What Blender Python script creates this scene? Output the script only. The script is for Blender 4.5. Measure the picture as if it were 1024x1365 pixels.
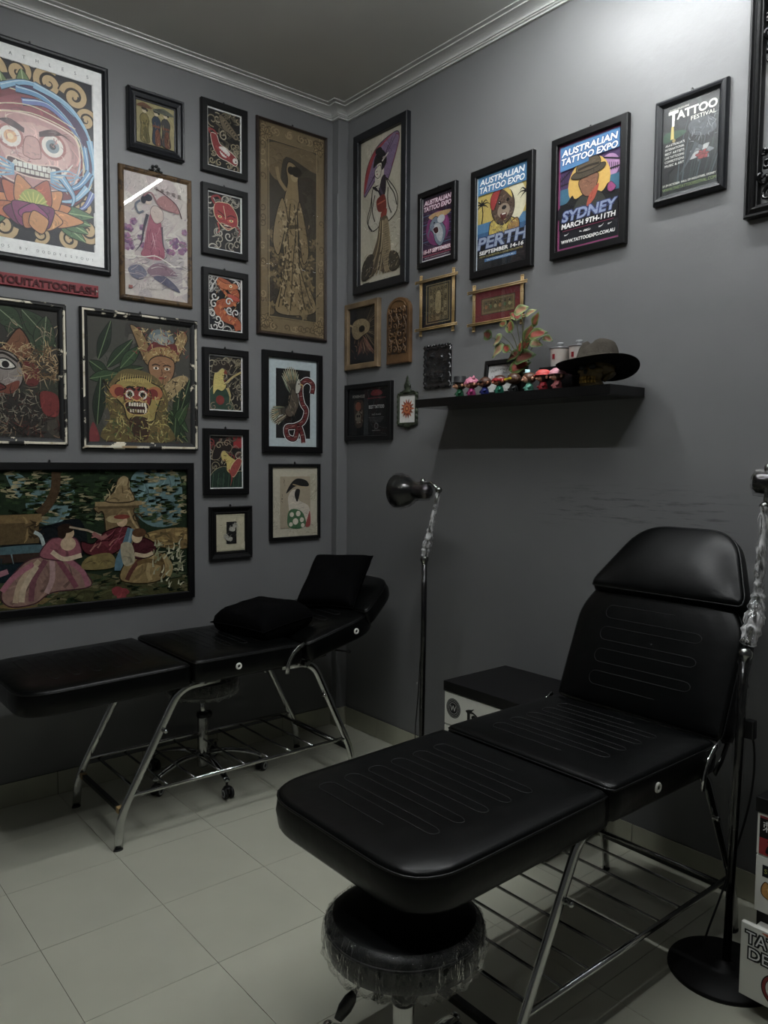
import bpy, bmesh, math, random
from mathutils import Vector, Matrix, geometry
from math import sin, cos, pi, radians, sqrt

for o in list(bpy.data.objects): bpy.data.objects.remove(o)
scene = bpy.context.scene
COL = scene.collection

# ---------------------------------------------------------------- camera
CAM = Vector((-2.66897, -3.60629, 1.52494))
fwd = Vector((0.63725809, 0.76787339, -0.06536503))
rgt = Vector((0.7698078, -0.63823277, 0.00740904))
up = Vector((0.0360289, 0.05503998, 0.99783391))
cd = bpy.data.cameras.new('camera')
cd.sensor_fit = 'VERTICAL'; cd.sensor_height = 36.0
cd.lens = 1036.835 / 1365 * 36.0
cd.clip_start = 0.02
camera = bpy.data.objects.new('camera', cd)
COL.objects.link(camera)
camera.matrix_world = Matrix(((rgt.x, up.x, -fwd.x, CAM.x), (rgt.y, up.y, -fwd.y, CAM.y), (rgt.z, up.z, -fwd.z, CAM.z), (0, 0, 0, 1)))
scene.camera = camera

# ---------------------------------------------------------------- world, exposure
w = bpy.data.worlds.new('world'); scene.world = w; w.use_nodes = True
w.node_tree.nodes['Background'].inputs[0].default_value = (0.5, 0.55, 0.6, 1)
w.node_tree.nodes['Background'].inputs[1].default_value = 0.05
scene.view_settings.view_transform = 'Standard'
scene.view_settings.look = 'None'
scene.view_settings.gamma = 1.0
scene.view_settings.use_curve_mapping = False
scene.view_settings.exposure = 1.75
TUBE_POWER = 60.0
# tube lights: ((x0,y0),(x1,y1), factor)
TUBES = [((-0.42, -1.49), (-0.42, -2.95), 1.0), ((-0.82, -1.47), (-1.62, -1.47), 1.2), ((-2.16, -1.47), (-2.16, -2.95), 0.80), ((-0.45, -2.95), (-2.13, -2.95), 0.3)]

# ---------------------------------------------------------------- materials
def lin(c):
    if not isinstance(c, str): return tuple(c[:3]) + (1,)
    if isinstance(c, str):
        c = c.lstrip('#'); c = c if len(c) == 6 else ''.join(x + x for x in c); c = [int(c[i:i+2], 16) / 255 for i in (0, 2, 4)]
    return tuple(x / 12.92 if x <= 0.04045 else ((x + 0.055) / 1.055) ** 2.4 for x in c[:3]) + (1,)

class NT:
    def __init__(s, name):
        s.m = bpy.data.materials.new(name); s.m.use_nodes = True
        s.t = s.m.node_tree; s.b = s.t.nodes['Principled BSDF']; s.out = s.t.nodes['Material Output']
    def n(s, typ, **k):
        nd = s.t.nodes.new(typ)
        for a, v in k.items():
            if a.startswith('i_'):
                key = a[2:]; key = int(key) if key.isdigit() else key.replace('_', ' ')
                nd.inputs[key].default_value = v
            else: setattr(nd, a, v)
        return nd
    def l(s, a, b): s.t.links.new(a, b)

def mat(name, col, rough=0.5, metal=0.0, spec=0.5, noise=0.0, nscale=8.0, bump=0.0, bscale=60.0, col2=None, coat=0.0, rnoise=0.0):
    q = NT(name); b = q.b
    b.inputs['Base Color'].default_value = lin(col)
    b.inputs['Roughness'].default_value = rough
    b.inputs['Metallic'].default_value = metal
    b.inputs['Specular IOR Level'].default_value = spec
    b.inputs['Coat Weight'].default_value = coat
    tc = q.n('ShaderNodeTexCoord')
    if noise or col2:
        nz = q.n('ShaderNodeTexNoise', i_Scale=nscale, i_Detail=5.0)
        q.l(tc.outputs['Object'], nz.inputs['Vector'])
        rp = q.n('ShaderNodeValToRGB')
        c = lin(col)
        if col2: rp.color_ramp.elements[0].color = lin(col2); rp.color_ramp.elements[1].color = c
        else:
            rp.color_ramp.elements[0].color = tuple(x * (1 - noise) for x in c[:3]) + (1,)
            rp.color_ramp.elements[1].color = tuple(min(1, x * (1 + noise)) for x in c[:3]) + (1,)
        rp.color_ramp.elements[0].position = 0.35; rp.color_ramp.elements[1].position = 0.65
        q.l(nz.outputs['Fac'], rp.inputs[0]); q.l(rp.outputs[0], b.inputs['Base Color'])
    if rnoise:
        n3 = q.n('ShaderNodeTexNoise', i_Scale=nscale * 1.7, i_Detail=4.0)
        q.l(tc.outputs['Object'], n3.inputs['Vector'])
        mr = q.n('ShaderNodeMapRange'); mr.inputs[3].default_value = max(0.02, rough - rnoise); mr.inputs[4].default_value = rough + rnoise
        q.l(n3.outputs['Fac'], mr.inputs[0]); q.l(mr.outputs[0], b.inputs['Roughness'])
    if bump:
        n2 = q.n('ShaderNodeTexNoise', i_Scale=bscale, i_Detail=4.0)
        q.l(tc.outputs['Object'], n2.inputs['Vector'])
        bp = q.n('ShaderNodeBump', i_Strength=bump, i_Distance=0.01)
        q.l(n2.outputs['Fac'], bp.inputs['Height']); q.l(bp.outputs[0], b.inputs['Normal'])
    return q.m

def attr_mat(name, rough=0.6, spec=0.3, weave=0.0, wscale=400.0):
    q = NT(name)
    a = q.n('ShaderNodeAttribute', attribute_name='Col')
    tc = q.n('ShaderNodeTexCoord')
    nz = q.n('ShaderNodeTexNoise', i_Scale=55.0, i_Detail=6.0, i_Roughness=0.7)
    q.l(tc.outputs['Object'], nz.inputs['Vector'])
    mr = q.n('ShaderNodeMapRange'); mr.inputs[3].default_value = 0.72 if not weave else 0.35; mr.inputs[4].default_value = 1.22 if not weave else 1.6
    q.l(nz.outputs['Fac'], mr.inputs[0])
    mx = q.n('ShaderNodeVectorMath', operation='SCALE')
    q.l(a.outputs['Color'], mx.inputs[0]); q.l(mr.outputs[0], mx.inputs['Scale'])
    q.l(mx.outputs[0], q.b.inputs['Base Color'])
    q.b.inputs['Roughness'].default_value = rough; q.b.inputs['Specular IOR Level'].default_value = spec
    if weave:
        n2 = q.n('ShaderNodeTexNoise', i_Scale=wscale, i_Detail=2.0)
        q.l(tc.outputs['Object'], n2.inputs['Vector'])
        bp = q.n('ShaderNodeBump', i_Strength=weave, i_Distance=0.004)
        q.l(n2.outputs['Fac'], bp.inputs['Height']); q.l(bp.outputs[0], q.b.inputs['Normal'])
    return q.m

def worn_mat(name, base, chip, scale, thr, sub=None):
    q = NT(name)
    tc = q.n('ShaderNodeTexCoord')
    mp = q.n('ShaderNodeMapping'); q.l(tc.outputs['Object'], mp.inputs[0])
    nz = q.n('ShaderNodeTexNoise', i_Scale=scale, i_Detail=8.0, i_Roughness=0.62)
    q.l(mp.outputs[0], nz.inputs['Vector'])
    rp = q.n('ShaderNodeValToRGB'); e = rp.color_ramp.elements
    e[0].position = thr; e[0].color = lin(base); e[1].position = thr + 0.02; e[1].color = lin(chip)
    if sub:
        x = e.new(thr + 0.10); x.color = lin(chip); y = e.new(thr + 0.16); y.color = lin(sub)
    q.l(nz.outputs['Fac'], rp.inputs[0]); q.l(rp.outputs[0], q.b.inputs['Base Color'])
    q.b.inputs['Roughness'].default_value = 0.6
    bp = q.n('ShaderNodeBump', i_Strength=0.5, i_Distance=0.004)
    q.l(nz.outputs['Fac'], bp.inputs['Height']); q.l(bp.outputs[0], q.b.inputs['Normal'])
    return q.m

def glass_mat(name, ior=1.45, tint=(1, 1, 1, 1), rough=0.0, bump=0.0, bscale=40, extra=0.0, white=0.0):
    q = NT(name); q.t.nodes.remove(q.b)
    tr = q.n('ShaderNodeBsdfTransparent'); tr.inputs[0].default_value = tint
    gl = q.n('ShaderNodeBsdfGlossy'); gl.inputs['Roughness'].default_value = rough
    fr = q.n('ShaderNodeFresnel', i_IOR=ior)
    ge = q.n('ShaderNodeNewGeometry')
    iq = q.n('ShaderNodeMapRange'); iq.inputs[3].default_value = ior; iq.inputs[4].default_value = 1 / ior
    q.l(ge.outputs['Backfacing'], iq.inputs[0]); q.l(iq.outputs[0], fr.inputs['IOR'])
    fac = fr.outputs[0]
    if extra:
        ad = q.n('ShaderNodeMath', operation='ADD'); ad.inputs[1].default_value = extra; q.l(fac, ad.inputs[0]); fac = ad.outputs[0]
    mx = q.n('ShaderNodeMixShader'); q.l(fac, mx.inputs[0]); q.l(tr.outputs[0], mx.inputs[1]); q.l(gl.outputs[0], mx.inputs[2])
    last = mx.outputs[0]
    if bump:
        tc = q.n('ShaderNodeTexCoord'); nz = q.n('ShaderNodeTexNoise', i_Scale=bscale, i_Detail=3.0, i_Distortion=1.5)
        mp = q.n('ShaderNodeMapping'); mp.inputs['Scale'].default_value = (1, 1, 0.35); q.l(tc.outputs['Object'], mp.inputs[0]); q.l(mp.outputs[0], nz.inputs['Vector'])
        bp = q.n('ShaderNodeBump', i_Strength=bump, i_Distance=0.02); q.l(nz.outputs['Fac'], bp.inputs['Height'])
        q.l(bp.outputs[0], gl.inputs['Normal']); q.l(bp.outputs[0], fr.inputs['Normal'])
        if white:
            df = q.n('ShaderNodeBsdfDiffuse'); df.inputs[0].default_value = (0.7, 0.7, 0.7, 1)
            rp = q.n('ShaderNodeValToRGB'); rp.color_ramp.elements[0].position = 0.40; rp.color_ramp.elements[1].position = 0.62
            rp.color_ramp.elements[1].color = (white, white, white, 1)
            q.l(nz.outputs['Fac'], rp.inputs[0])
            m2 = q.n('ShaderNodeMixShader'); q.l(rp.outputs[0], m2.inputs[0]); q.l(last, m2.inputs[1]); q.l(df.outputs[0], m2.inputs[2]); last = m2.outputs[0]
    q.l(last, q.out.inputs[0])
    return q.m

def emit_mat(name, col, s):
    q = NT(name); q.b.inputs['Base Color'].default_value = (0.8, 0.8, 0.8, 1)
    q.b.inputs['Emission Color'].default_value = col; q.b.inputs['Emission Strength'].default_value = s
    return q.m

def wall_mat():
    q = NT('grey wall paint'); tc = q.n('ShaderNodeTexCoord')
    n1 = q.n('ShaderNodeTexNoise', i_Scale=1.1, i_Detail=6.0, i_Roughness=0.6); q.l(tc.outputs['Object'], n1.inputs['Vector'])
    rp = q.n('ShaderNodeValToRGB'); e = rp.color_ramp.elements
    e[0].position = 0.3; e[0].color = (0.148, 0.149, 0.150, 1); e[1].position = 0.7; e[1].color = (0.170, 0.171, 0.171, 1)
    q.l(n1.outputs['Fac'], rp.inputs[0])
    # horizontal scuffs rubbed by the chair backs, only in a band of the wall
    mp = q.n('ShaderNodeMapping'); mp.inputs['Scale'].default_value = (5, 5, 70); q.l(tc.outputs['Object'], mp.inputs[0])
    n2 = q.n('ShaderNodeTexNoise', i_Scale=1.0, i_Detail=6.0, i_Roughness=0.7); q.l(mp.outputs[0], n2.inputs['Vector'])
    r2 = q.n('ShaderNodeMapRange'); r2.inputs[1].default_value = 0.52; r2.inputs[2].default_value = 0.66; q.l(n2.outputs['Fac'], r2.inputs[0])
    sx = q.n('ShaderNodeSeparateXYZ'); q.l(tc.outputs['Object'], sx.inputs[0])
    def band(sock, lo, hi, soft):
        a = q.n('ShaderNodeMapRange', interpolation_type='SMOOTHSTEP'); a.inputs[1].default_value = lo - soft; a.inputs[2].default_value = lo + soft; q.l(sock, a.inputs[0])
        b = q.n('ShaderNodeMapRange', interpolation_type='SMOOTHSTEP'); b.inputs[1].default_value = hi + soft; b.inputs[2].default_value = hi - soft; q.l(sock, b.inputs[0])
        m = q.n('ShaderNodeMath', operation='MULTIPLY'); q.l(a.outputs[0], m.inputs[0]); q.l(b.outputs[0], m.inputs[1]); return m.outputs[0]
    bz = band(sx.outputs['Z'], 1.28, 1.42, 0.05); by = band(sx.outputs['Y'], -2.3, -1.45, 0.12)
    m1 = q.n('ShaderNodeMath', operation='MULTIPLY'); q.l(bz, m1.inputs[0]); q.l(by, m1.inputs[1])
    m2 = q.n('ShaderNodeMath', operation='MULTIPLY'); q.l(m1.outputs[0], m2.inputs[0]); q.l(r2.outputs[0], m2.inputs[1])
    mx = q.n('ShaderNodeMix', data_type='RGBA'); q.l(m2.outputs[0], mx.inputs[0]); q.l(rp.outputs[0], mx.inputs[6]); mx.inputs[7].default_value = (0.075, 0.076, 0.076, 1)
    q.l(mx.outputs[2], q.b.inputs['Base Color'])
    q.b.inputs['Roughness'].default_value = 0.42; q.b.inputs['Specular IOR Level'].default_value = 0.4
    n3 = q.n('ShaderNodeTexNoise', i_Scale=5.0, i_Detail=8.0, i_Roughness=0.55); q.l(tc.outputs['Object'], n3.inputs['Vector'])
    bp = q.n('ShaderNodeBump', i_Strength=0.25, i_Distance=0.012); q.l(n3.outputs['Fac'], bp.inputs['Height']); q.l(bp.outputs[0], q.b.inputs['Normal'])
    return q.m

M = {}
M['wall'] = wall_mat()
M['ceiling'] = mat('ceiling paint', '#c6c6c1', 0.8, noise=0.03, nscale=2)
M['cornice'] = mat('cornice paint', '#c9c9c6', 0.45, noise=0.05, nscale=6)
M['tile'] = mat('glazed floor tile', '#b4b4a4', 0.10, spec=0.42, noise=0.05, nscale=2.2, rnoise=0.05)
M['basetile'] = mat('glazed skirting tile', '#aaaa97', 0.16, spec=0.5, noise=0.05, nscale=3)
M['grout'] = mat('grout', '#3c3b36', 0.9)
M['leather'] = mat('black leatherette', '#040505', 0.34, spec=0.20, bump=0.14, bscale=14, rnoise=0.08, nscale=9)
M['piping'] = mat('black piping', '#060707', 0.38, spec=0.3)
M['stitch'] = mat('grey stitching', '#151617', 0.6)
M['chrome'] = mat('chrome', '#b9bab8', 0.12, metal=1.0, rnoise=0.05, nscale=30)
M['chrome2'] = mat('dull chrome', '#8a8b88', 0.22, metal=1.0, rnoise=0.08, nscale=30)
M['darkmetal'] = mat('dark tube metal', '#3b3c3b', 0.28, metal=0.9)
M['matteblack'] = mat('matte black iron', '#090909', 0.55, spec=0.25)
M['rubber'] = mat('black rubber', '#0b0b0b', 0.6)
M['blackplastic'] = mat('black plastic', '#0d0d0e', 0.35)
M['white'] = mat('white plastic', '#d8d8cf', 0.4)
M['greyplastic'] = mat('grey plastic', '#8f9090', 0.4)
M['fabric'] = mat('black cotton', '#070708', 0.95, spec=0.05, bump=0.35, bscale=22)
M['blackgloss'] = mat('black gloss lacquer', '#0a0a0b', 0.14)
M['blackwood'] = mat('black painted wood', '#0a0a0b', 0.40, spec=0.35, bump=0.05, bscale=50)
M['relief'] = mat('black polished resin', '#1d1d1e', 0.24, spec=0.8)
M['slate'] = mat('slate painted wood', '#121418', 0.42, bump=0.06, bscale=50)
M['brownwood'] = mat('dark brown wood', '#2b201a', 0.45, noise=0.3, nscale=14, bump=0.1, bscale=40)
M['goldwood'] = worn_mat('antique gold wood', '#5a452b', '#372718', 30, 0.55, '#7a6340')
M['palewood'] = mat('pale timber', '#6e5c44', 0.55, noise=0.35, nscale=12, bump=0.15, bscale=60)
M['carvewood'] = mat('oiled carved timber', '#573f27', 0.4, noise=0.4, nscale=9, bump=0.1, bscale=60)
M['carvedark'] = mat('dark brown carving', '#2a1c10', 0.6, noise=0.3, nscale=20)
M['bamboo'] = mat('bamboo cane', '#8f774e', 0.4, noise=0.3, nscale=14)
M['worn'] = worn_mat('chipped black paint', '#0c0c0c', '#cfc6b0', 9, 0.60, '#8a7355')
M['wornedge'] = worn_mat('chipped paint ridge', '#15130f', '#d2cab6', 7, 0.47, '#a08a68')
M['verdigris'] = mat('dark green carving', '#2c3325', 0.45, noise=0.5, nscale=40, bump=0.4, bscale=90)
M['ivory'] = mat('cream paper', '#bdb59c', 0.7)
M['print'] = attr_mat('printed paper')
M['stitchart'] = attr_mat('needlepoint wool', 0.95, 0.05, weave=0.8)
M['glass'] = glass_mat('picture glass')
M['matteglass'] = glass_mat('frosted acrylic sheet', rough=0.32)
M['film'] = glass_mat('clinging plastic film', 1.45, rough=0.06, bump=0.95, bscale=40, extra=0.02, white=0.04)
M['film3'] = glass_mat('tight plastic film', 1.45, rough=0.05, bump=0.30, bscale=45)
M['film2'] = glass_mat('crinkled plastic wrap', 1.5, rough=0.10, bump=1.0, bscale=34, extra=0.22, white=0.85)
M['redsign'] = mat('dark red painted wood', '#7a1820', 0.45, bump=0.1, bscale=60)
M['felt'] = mat('grey felt', '#3d3933', 0.95, spec=0.1, noise=0.2, nscale=18, bump=0.3, bscale=90)
M['feltdark'] = mat('dark felt brim', '#111111', 0.9, spec=0.1, noise=0.2, nscale=18)
M['bone'] = mat('yellowed bone', '#6b5b38', 0.55, noise=0.35, nscale=30)
M['gold'] = mat('gold teeth', '#83682c', 0.35, metal=0.5, noise=0.4, nscale=60)
M['stem'] = mat('brown plant stem', '#4a4a2c', 0.6)
M['leaf'] = attr_mat('painted leaf', 0.5)
M['orangetape'] = mat('brown packing tape', '#a98e62', 0.4)

# ---------------------------------------------------------------- mesh helpers
class MB:
    def __init__(s): s.v = []; s.f = []; s.mi = []; s.sm = []
    def add(s, vs, fs, mi=0, smooth=False, M=None):
        b = len(s.v)
        if M is not None: vs = [M @ Vector(v) for v in vs]
        s.v += [tuple(v) for v in vs]
        for f in fs: s.f.append(tuple(i + b for i in f)); s.mi.append(mi); s.sm.append(smooth)
        return s
    def box(s, x0, x1, y0, y1, z0, z1, bev=0.0, mi=0, M=None):
        if bev <= 0:
            vs = [(x, y, z) for z in (z0, z1) for y in (y0, y1) for x in (x0, x1)]
            fs = [(0, 2, 3, 1), (4, 5, 7, 6), (0, 1, 5, 4), (2, 6, 7, 3), (0, 4, 6, 2), (1, 3, 7, 5)]
            return s.add(vs, fs, mi, False, M)
        bm = bmesh.new(); bmesh.ops.create_cube(bm, size=1)
        for v in bm.verts: v.co = Vector((x0 + (v.co.x + .5) * (x1 - x0), y0 + (v.co.y + .5) * (y1 - y0), z0 + (v.co.z + .5) * (z1 - z0)))
        bmesh.ops.bevel(bm, geom=bm.edges[:], offset=bev, segments=2, affect='EDGES', profile=0.5)
        bm.verts.ensure_lookup_table()
        s.add([v.co.copy() for v in bm.verts], [[v.index for v in f.verts] for f in bm.faces], mi, False, M); bm.free(); return s
    def lathe(s, prof, seg=32, mi=0, smooth=True, M=None, cap=True):
        vs = []; fs = []; n = len(prof)
        for r, z in prof:
            for k in range(seg):
                a = 2 * pi * k / seg; vs.append((r * cos(a), r * sin(a), z))
        for i in range(n - 1):
            for k in range(seg):
                k2 = (k + 1) % seg
                fs.append((i * seg + k, i * seg + k2, (i + 1) * seg + k2, (i + 1) * seg + k))
        if cap:
            if prof[0][0] > 1e-5: fs.append(tuple(range(seg))[::-1])
            if prof[-1][0] > 1e-5: fs.append(tuple(range((n - 1) * seg, n * seg)))
        return s.add(vs, fs, mi, smooth, M)
    def tube(s, path, ra, rb=None, seg=10, mi=0, M=None, closed=False, upv=None, caps=True, rf=None):
        P = [Vector(p) for p in path]; n = len(P); rb = ra if rb is None else rb
        vs = []; fs = []; prev = None
        for i in range(n):
            if closed: t = P[(i + 1) % n] - P[i - 1]
            else: t = P[min(i + 1, n - 1)] - P[max(i - 1, 0)]
            t.normalize()
            if upv is not None: nn = Vector(upv) - t * t.dot(Vector(upv))
            elif prev is None:
                h = Vector((0, 0, 1)) if abs(t.z) < 0.9 else Vector((1, 0, 0)); nn = h - t * t.dot(h)
            else: nn = prev - t * t.dot(prev)
            nn.normalize(); prev = nn; bb = t.cross(nn)
            q = rf(i / max(1, n - 1)) if rf else 1.0
            for k in range(seg):
                a = 2 * pi * k / seg; vs.append(P[i] + nn * (cos(a) * ra * q) + bb * (sin(a) * rb * q))
        m = n if closed else n - 1
        for i in range(m):
            j = (i + 1) % n
            for k in range(seg):
                k2 = (k + 1) % seg; fs.append((i * seg + k, i * seg + k2, j * seg + k2, j * seg + k))
        if caps and not closed: fs.append(tuple(range(seg))[::-1]); fs.append(tuple(range((n - 1) * seg, n * seg)))
        return s.add(vs, fs, mi, True, M)
    def ball(s, c, r, mi=0, seg=16, rings=10, M=None):
        rr = r if hasattr(r, '__len__') else (r, r, r)
        vs = []; fs = []
        for i in range(rings + 1):
            th = pi * i / rings
            for k in range(seg):
                a = 2 * pi * k / seg; vs.append((c[0] + rr[0] * sin(th) * cos(a), c[1] + rr[1] * sin(th) * sin(a), c[2] - rr[2] * cos(th)))
        for i in range(rings):
            for k in range(seg):
                k2 = (k + 1) % seg; fs.append((i * seg + k, i * seg + k2, (i + 1) * seg + k2, (i + 1) * seg + k))
        return s.add(vs, fs, mi, True, M)
    def build(s, name, mats, parent=None, loc=None, autosm=True):
        me = bpy.data.meshes.new(name); me.from_pydata(s.v, [], s.f)
        if not isinstance(mats, (list, tuple)): mats = [mats]
        for m in mats: me.materials.append(M[m] if isinstance(m, str) else m)
        me.polygons.foreach_set('material_index', s.mi); me.polygons.foreach_set('use_smooth', s.sm)
        bm = bmesh.new(); bm.from_mesh(me)
        bmesh.ops.remove_doubles(bm, verts=bm.verts, dist=1e-6)
        bmesh.ops.recalc_face_normals(bm, faces=bm.faces)
        bm.to_mesh(me); bm.free(); me.update()
        o = bpy.data.objects.new(name, me); COL.objects.link(o)
        if parent is not None: o.parent = parent
        if loc is not None: o.location = loc
        return o

def thing(name, label, cat, loc=(0, 0, 0), rz=0.0, group=None):
    o = bpy.data.objects.new(name, None); COL.objects.link(o); o.empty_display_size = 0.05
    o.location = loc; o.rotation_euler = (0, 0, rz); o['label'] = label; o['category'] = cat
    if group: o['group'] = group
    return o
def tag(o, label, cat, group=None):
    o['label'] = label; o['category'] = cat
    if group: o['group'] = group
    return o
def struct(o): o['kind'] = 'structure'; return o
def stuff(o): o['kind'] = 'stuff'; return o
def inst(src, parent, loc=None, rot=None, name=None):
    c = src.copy(); COL.objects.link(c); c.parent = parent
    if loc is not None: c.location = loc
    if rot is not None: c.rotation_euler = rot
    return c
def fillet(pts, r, n=6):
    P = [Vector(p) for p in pts]; out = [P[0]]
    for i in range(1, len(P) - 1):
        a = (P[i - 1] - P[i]); b = (P[i + 1] - P[i]); rr = min(r, a.length * .49, b.length * .49)
        p0 = P[i] + a.normalized() * rr; p2 = P[i] + b.normalized() * rr
        for k in range(n + 1):
            t = k / n; out.append(p0 * (1 - t) ** 2 + P[i] * 2 * t * (1 - t) + p2 * t * t)
    out.append(P[-1]); return out
def catmull(pts, closed=False, n=6):
    P = [Vector(p) for p in pts]; m = len(P); out = []
    rng = range(m) if closed else range(m - 1)
    for i in rng:
        if closed: a, b, c, d = P[i - 1], P[i], P[(i + 1) % m], P[(i + 2) % m]
        else: a, b, c, d = P[max(i - 1, 0)], P[i], P[i + 1], P[min(i + 2, m - 1)]
        for k in range(n):
            t = k / n
            out.append(0.5 * ((2 * b) + (c - a) * t + (2 * a - 5 * b + 4 * c - d) * t * t + (3 * b - a - 3 * c + d) * t ** 3))
    if not closed: out.append(P[-1])
    return out

# ---------------------------------------------------------------- flat print canvas
_tc = {}
def text_tris(s, bold=0.0):
    key = (s, bold)
    if key in _tc: return _tc[key]
    cu = bpy.data.curves.new('t', 'FONT'); cu.body = s; cu.size = 1; cu.resolution_u = 3; cu.offset = bold
    ob = bpy.data.objects.new('t', cu); COL.objects.link(ob)
    bpy.context.view_layer.update()
    me = ob.to_mesh(); vs = [v.co.copy() for v in me.vertices]; fs = [tuple(p.vertices) for p in me.polygons]
    ob.to_mesh_clear(); bpy.data.objects.remove(ob); bpy.data.curves.remove(cu)
    if not vs: vs = [Vector((0, 0, 0)), Vector((1, 0, 0)), Vector((1, 1, 0))]; fs = [(0, 1, 2)]
    x0 = min(v.x for v in vs); x1 = max(v.x for v in vs); y0 = min(v.y for v in vs); y1 = max(v.y for v in vs)
    _tc[key] = (vs, fs, x0, x1, y0, y1); return _tc[key]

class Cv:
    def __init__(s, w, h, bg='#ffffff', eps=0.00004, dim=1.0):
        s.w = w; s.h = h; s.v = []; s.f = []; s.c = []; s.k = 0; s.flecks = 1.0; s.eps = eps; s.dim = dim
        s.rd = random.Random(3)
        s.r(0, 0, 1, 1, bg)
    def _clip(s, P):
        for ax, lim, sg in ((0, 0, 1), (0, 1, -1), (1, 0, 1), (1, 1, -1)):
            if all((p[ax] - lim) * sg >= 0 for p in P): continue
            out = []; n = len(P)
            for i in range(n):
                a = P[i - 1]; b = P[i]; da = (a[ax] - lim) * sg; db = (b[ax] - lim) * sg
                if (da >= 0) != (db >= 0):
                    t = da / (da - db); out.append((a[0] + (b[0] - a[0]) * t, a[1] + (b[1] - a[1]) * t))
                if db >= 0: out.append(b)
            P = out
            if len(P) < 3: return []
        return P
    def _add(s, P, col, tri=False):
        P = s._clip([(p[0], p[1]) for p in P])
        if len(P) < 3: return
        b = len(s.v); y = -s.k * s.eps
        s.v += [(p[0] * s.w, y, p[1] * s.h) for p in P]
        if len(P) <= 4 or tri: fs = [tuple(range(len(P)))]
        else:
            fs = geometry.tessellate_polygon([[Vector((p[0] * s.w, p[1] * s.h, 0)) for p in P]])
        for f in fs: s.f.append(tuple(i + b for i in f)); s.c.append(col)
    def up(s): s.k += 1
    def p(s, P, col): s.up(); s._add(P, lin(col)); return s
    def r(s, x0, y0, x1, y1, col): return s.p([(x0, y0), (x1, y0), (x1, y1), (x0, y1)], col)
    def s_(s, P, col, n=5):
        Q = [(q.x, q.y) for q in catmull([(a, b, 0) for a, b in P], True, n)]
        s.p(Q, col)
        # painterly modelling strokes that stay inside the shape
        xs = [q[0] for q in Q]; ys = [q[1] for q in Q]; x0, x1, y0, y1 = min(xs), max(xs), min(ys), max(ys)
        ar = (x1 - x0) * (y1 - y0)
        if ar < .002 or s.flecks <= 0: return s
        base = lin(col); N = int(min(70, 6 + ar * 420) * s.flecks); L = .22 * sqrt(ar) + .01; k = s.w / s.h
        def inside(x, y):
            c = False; m = len(Q); j = m - 1
            for i in range(m):
                if (Q[i][1] > y) != (Q[j][1] > y) and x < (Q[j][0] - Q[i][0]) * (y - Q[i][1]) / (Q[j][1] - Q[i][1]) + Q[i][0]: c = not c
                j = i
            return c
        a0 = s.rd.uniform(0, 3.1)
        for _ in range(N):
            x = s.rd.uniform(x0, x1); y = s.rd.uniform(y0, y1); a = a0 + s.rd.uniform(-.5, .5)
            pts = [(x, y), (x + L * .5 * cos(a), y + L * .5 * sin(a) * k), (x + L * cos(a + .5), y + L * sin(a + .5) * k)]
            if all(inside(*p) for p in pts):
                f = s.rd.choice((.55, .7, .8, 1.25, 1.5)); s.l(pts, .010 * s.rd.uniform(.6, 1.5), tuple(min(1, v * f) for v in base[:3]), taper=True)
        return s
    def so(s, P, col, oc='#101010', w=0.008, n=5):
        s.s_(P, col, n); return s.l(list(P) + [P[0]], w, oc, closed=True)
    def e(s, cx, cy, rx, ry=None, col='#000', rot=0, n=20):
        if ry is None: ry = rx * s.w / s.h
        P = []
        for k in range(n):
            a = 2 * pi * k / n; X = rx * s.w * cos(a); Y = ry * s.h * sin(a)
            P.append((cx + (X * cos(rot) - Y * sin(rot)) / s.w, cy + (X * sin(rot) + Y * cos(rot)) / s.h))
        return s.p(P, col)
    def l(s, P, w, col, straight=False, closed=False, taper=False):
        s.up(); c = lin(col)
        Q = [Vector((a * s.w, b * s.h, 0)) for a, b in P]
        if not straight and len(Q) > 2:
            if closed: Q = catmull(Q[:-1], True, 5); Q.append(Q[0])
            else: Q = catmull(Q, False, 5)
        n = len(Q); L = []; R = []
        for i in range(n):
            t = Q[min(i + 1, n - 1)] - Q[max(i - 1, 0)]
            if t.length < 1e-9: t = Vector((1, 0, 0))
            t.normalize(); nn = Vector((-t.y, t.x, 0))
            ww = w * s.w / 2 * ((1 - i / (n - 1)) * .9 + .1 if taper else 1)
            L.append(Q[i] + nn * ww); R.append(Q[i] - nn * ww)
        for i in range(n - 1):
            s._add([(a.x / s.w, a.y / s.h) for a in (L[i], L[i + 1], R[i + 1], R[i])], c)
        return s
    def sw(s, cx, cy, r, turns, w, col, a0=0.0, dirn=1, oc=None):
        P = []
        N = int(12 * turns) + 4
        for i in range(N):
            t = i / (N - 1); a = a0 + dirn * t * turns * 2 * pi; q = r * (1 - .85 * t)
            P.append((cx + q * cos(a), cy + q * sin(a) * s.w / s.h))
        if oc: s.l(P, w * 1.5, oc)
        return s.l(P, w, col)
    def leaf(s, x0, y0, x1, y1, w, col, vein=None, oc=None):
        a = Vector((x0 * s.w, y0 * s.h)); b = Vector((x1 * s.w, y1 * s.h)); t = b - a; n = Vector((-t.y, t.x)).normalized() * w * s.w
        f = lambda v: (v.x / s.w, v.y / s.h)
        P = [f(a), f(a + t * .25 + n * .8), f(a + t * .5 + n), f(a + t * .8 + n * .55), f(b), f(a + t * .8 - n * .55), f(a + t * .5 - n), f(a + t * .25 - n * .8)]
        s.s_(P, col, 3)
        if oc: s.l(P + [P[0]], 0.006, oc, closed=True)
        if vein: s.l([f(a), f(b)], 0.008, vein, straight=True)
        return s
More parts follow.
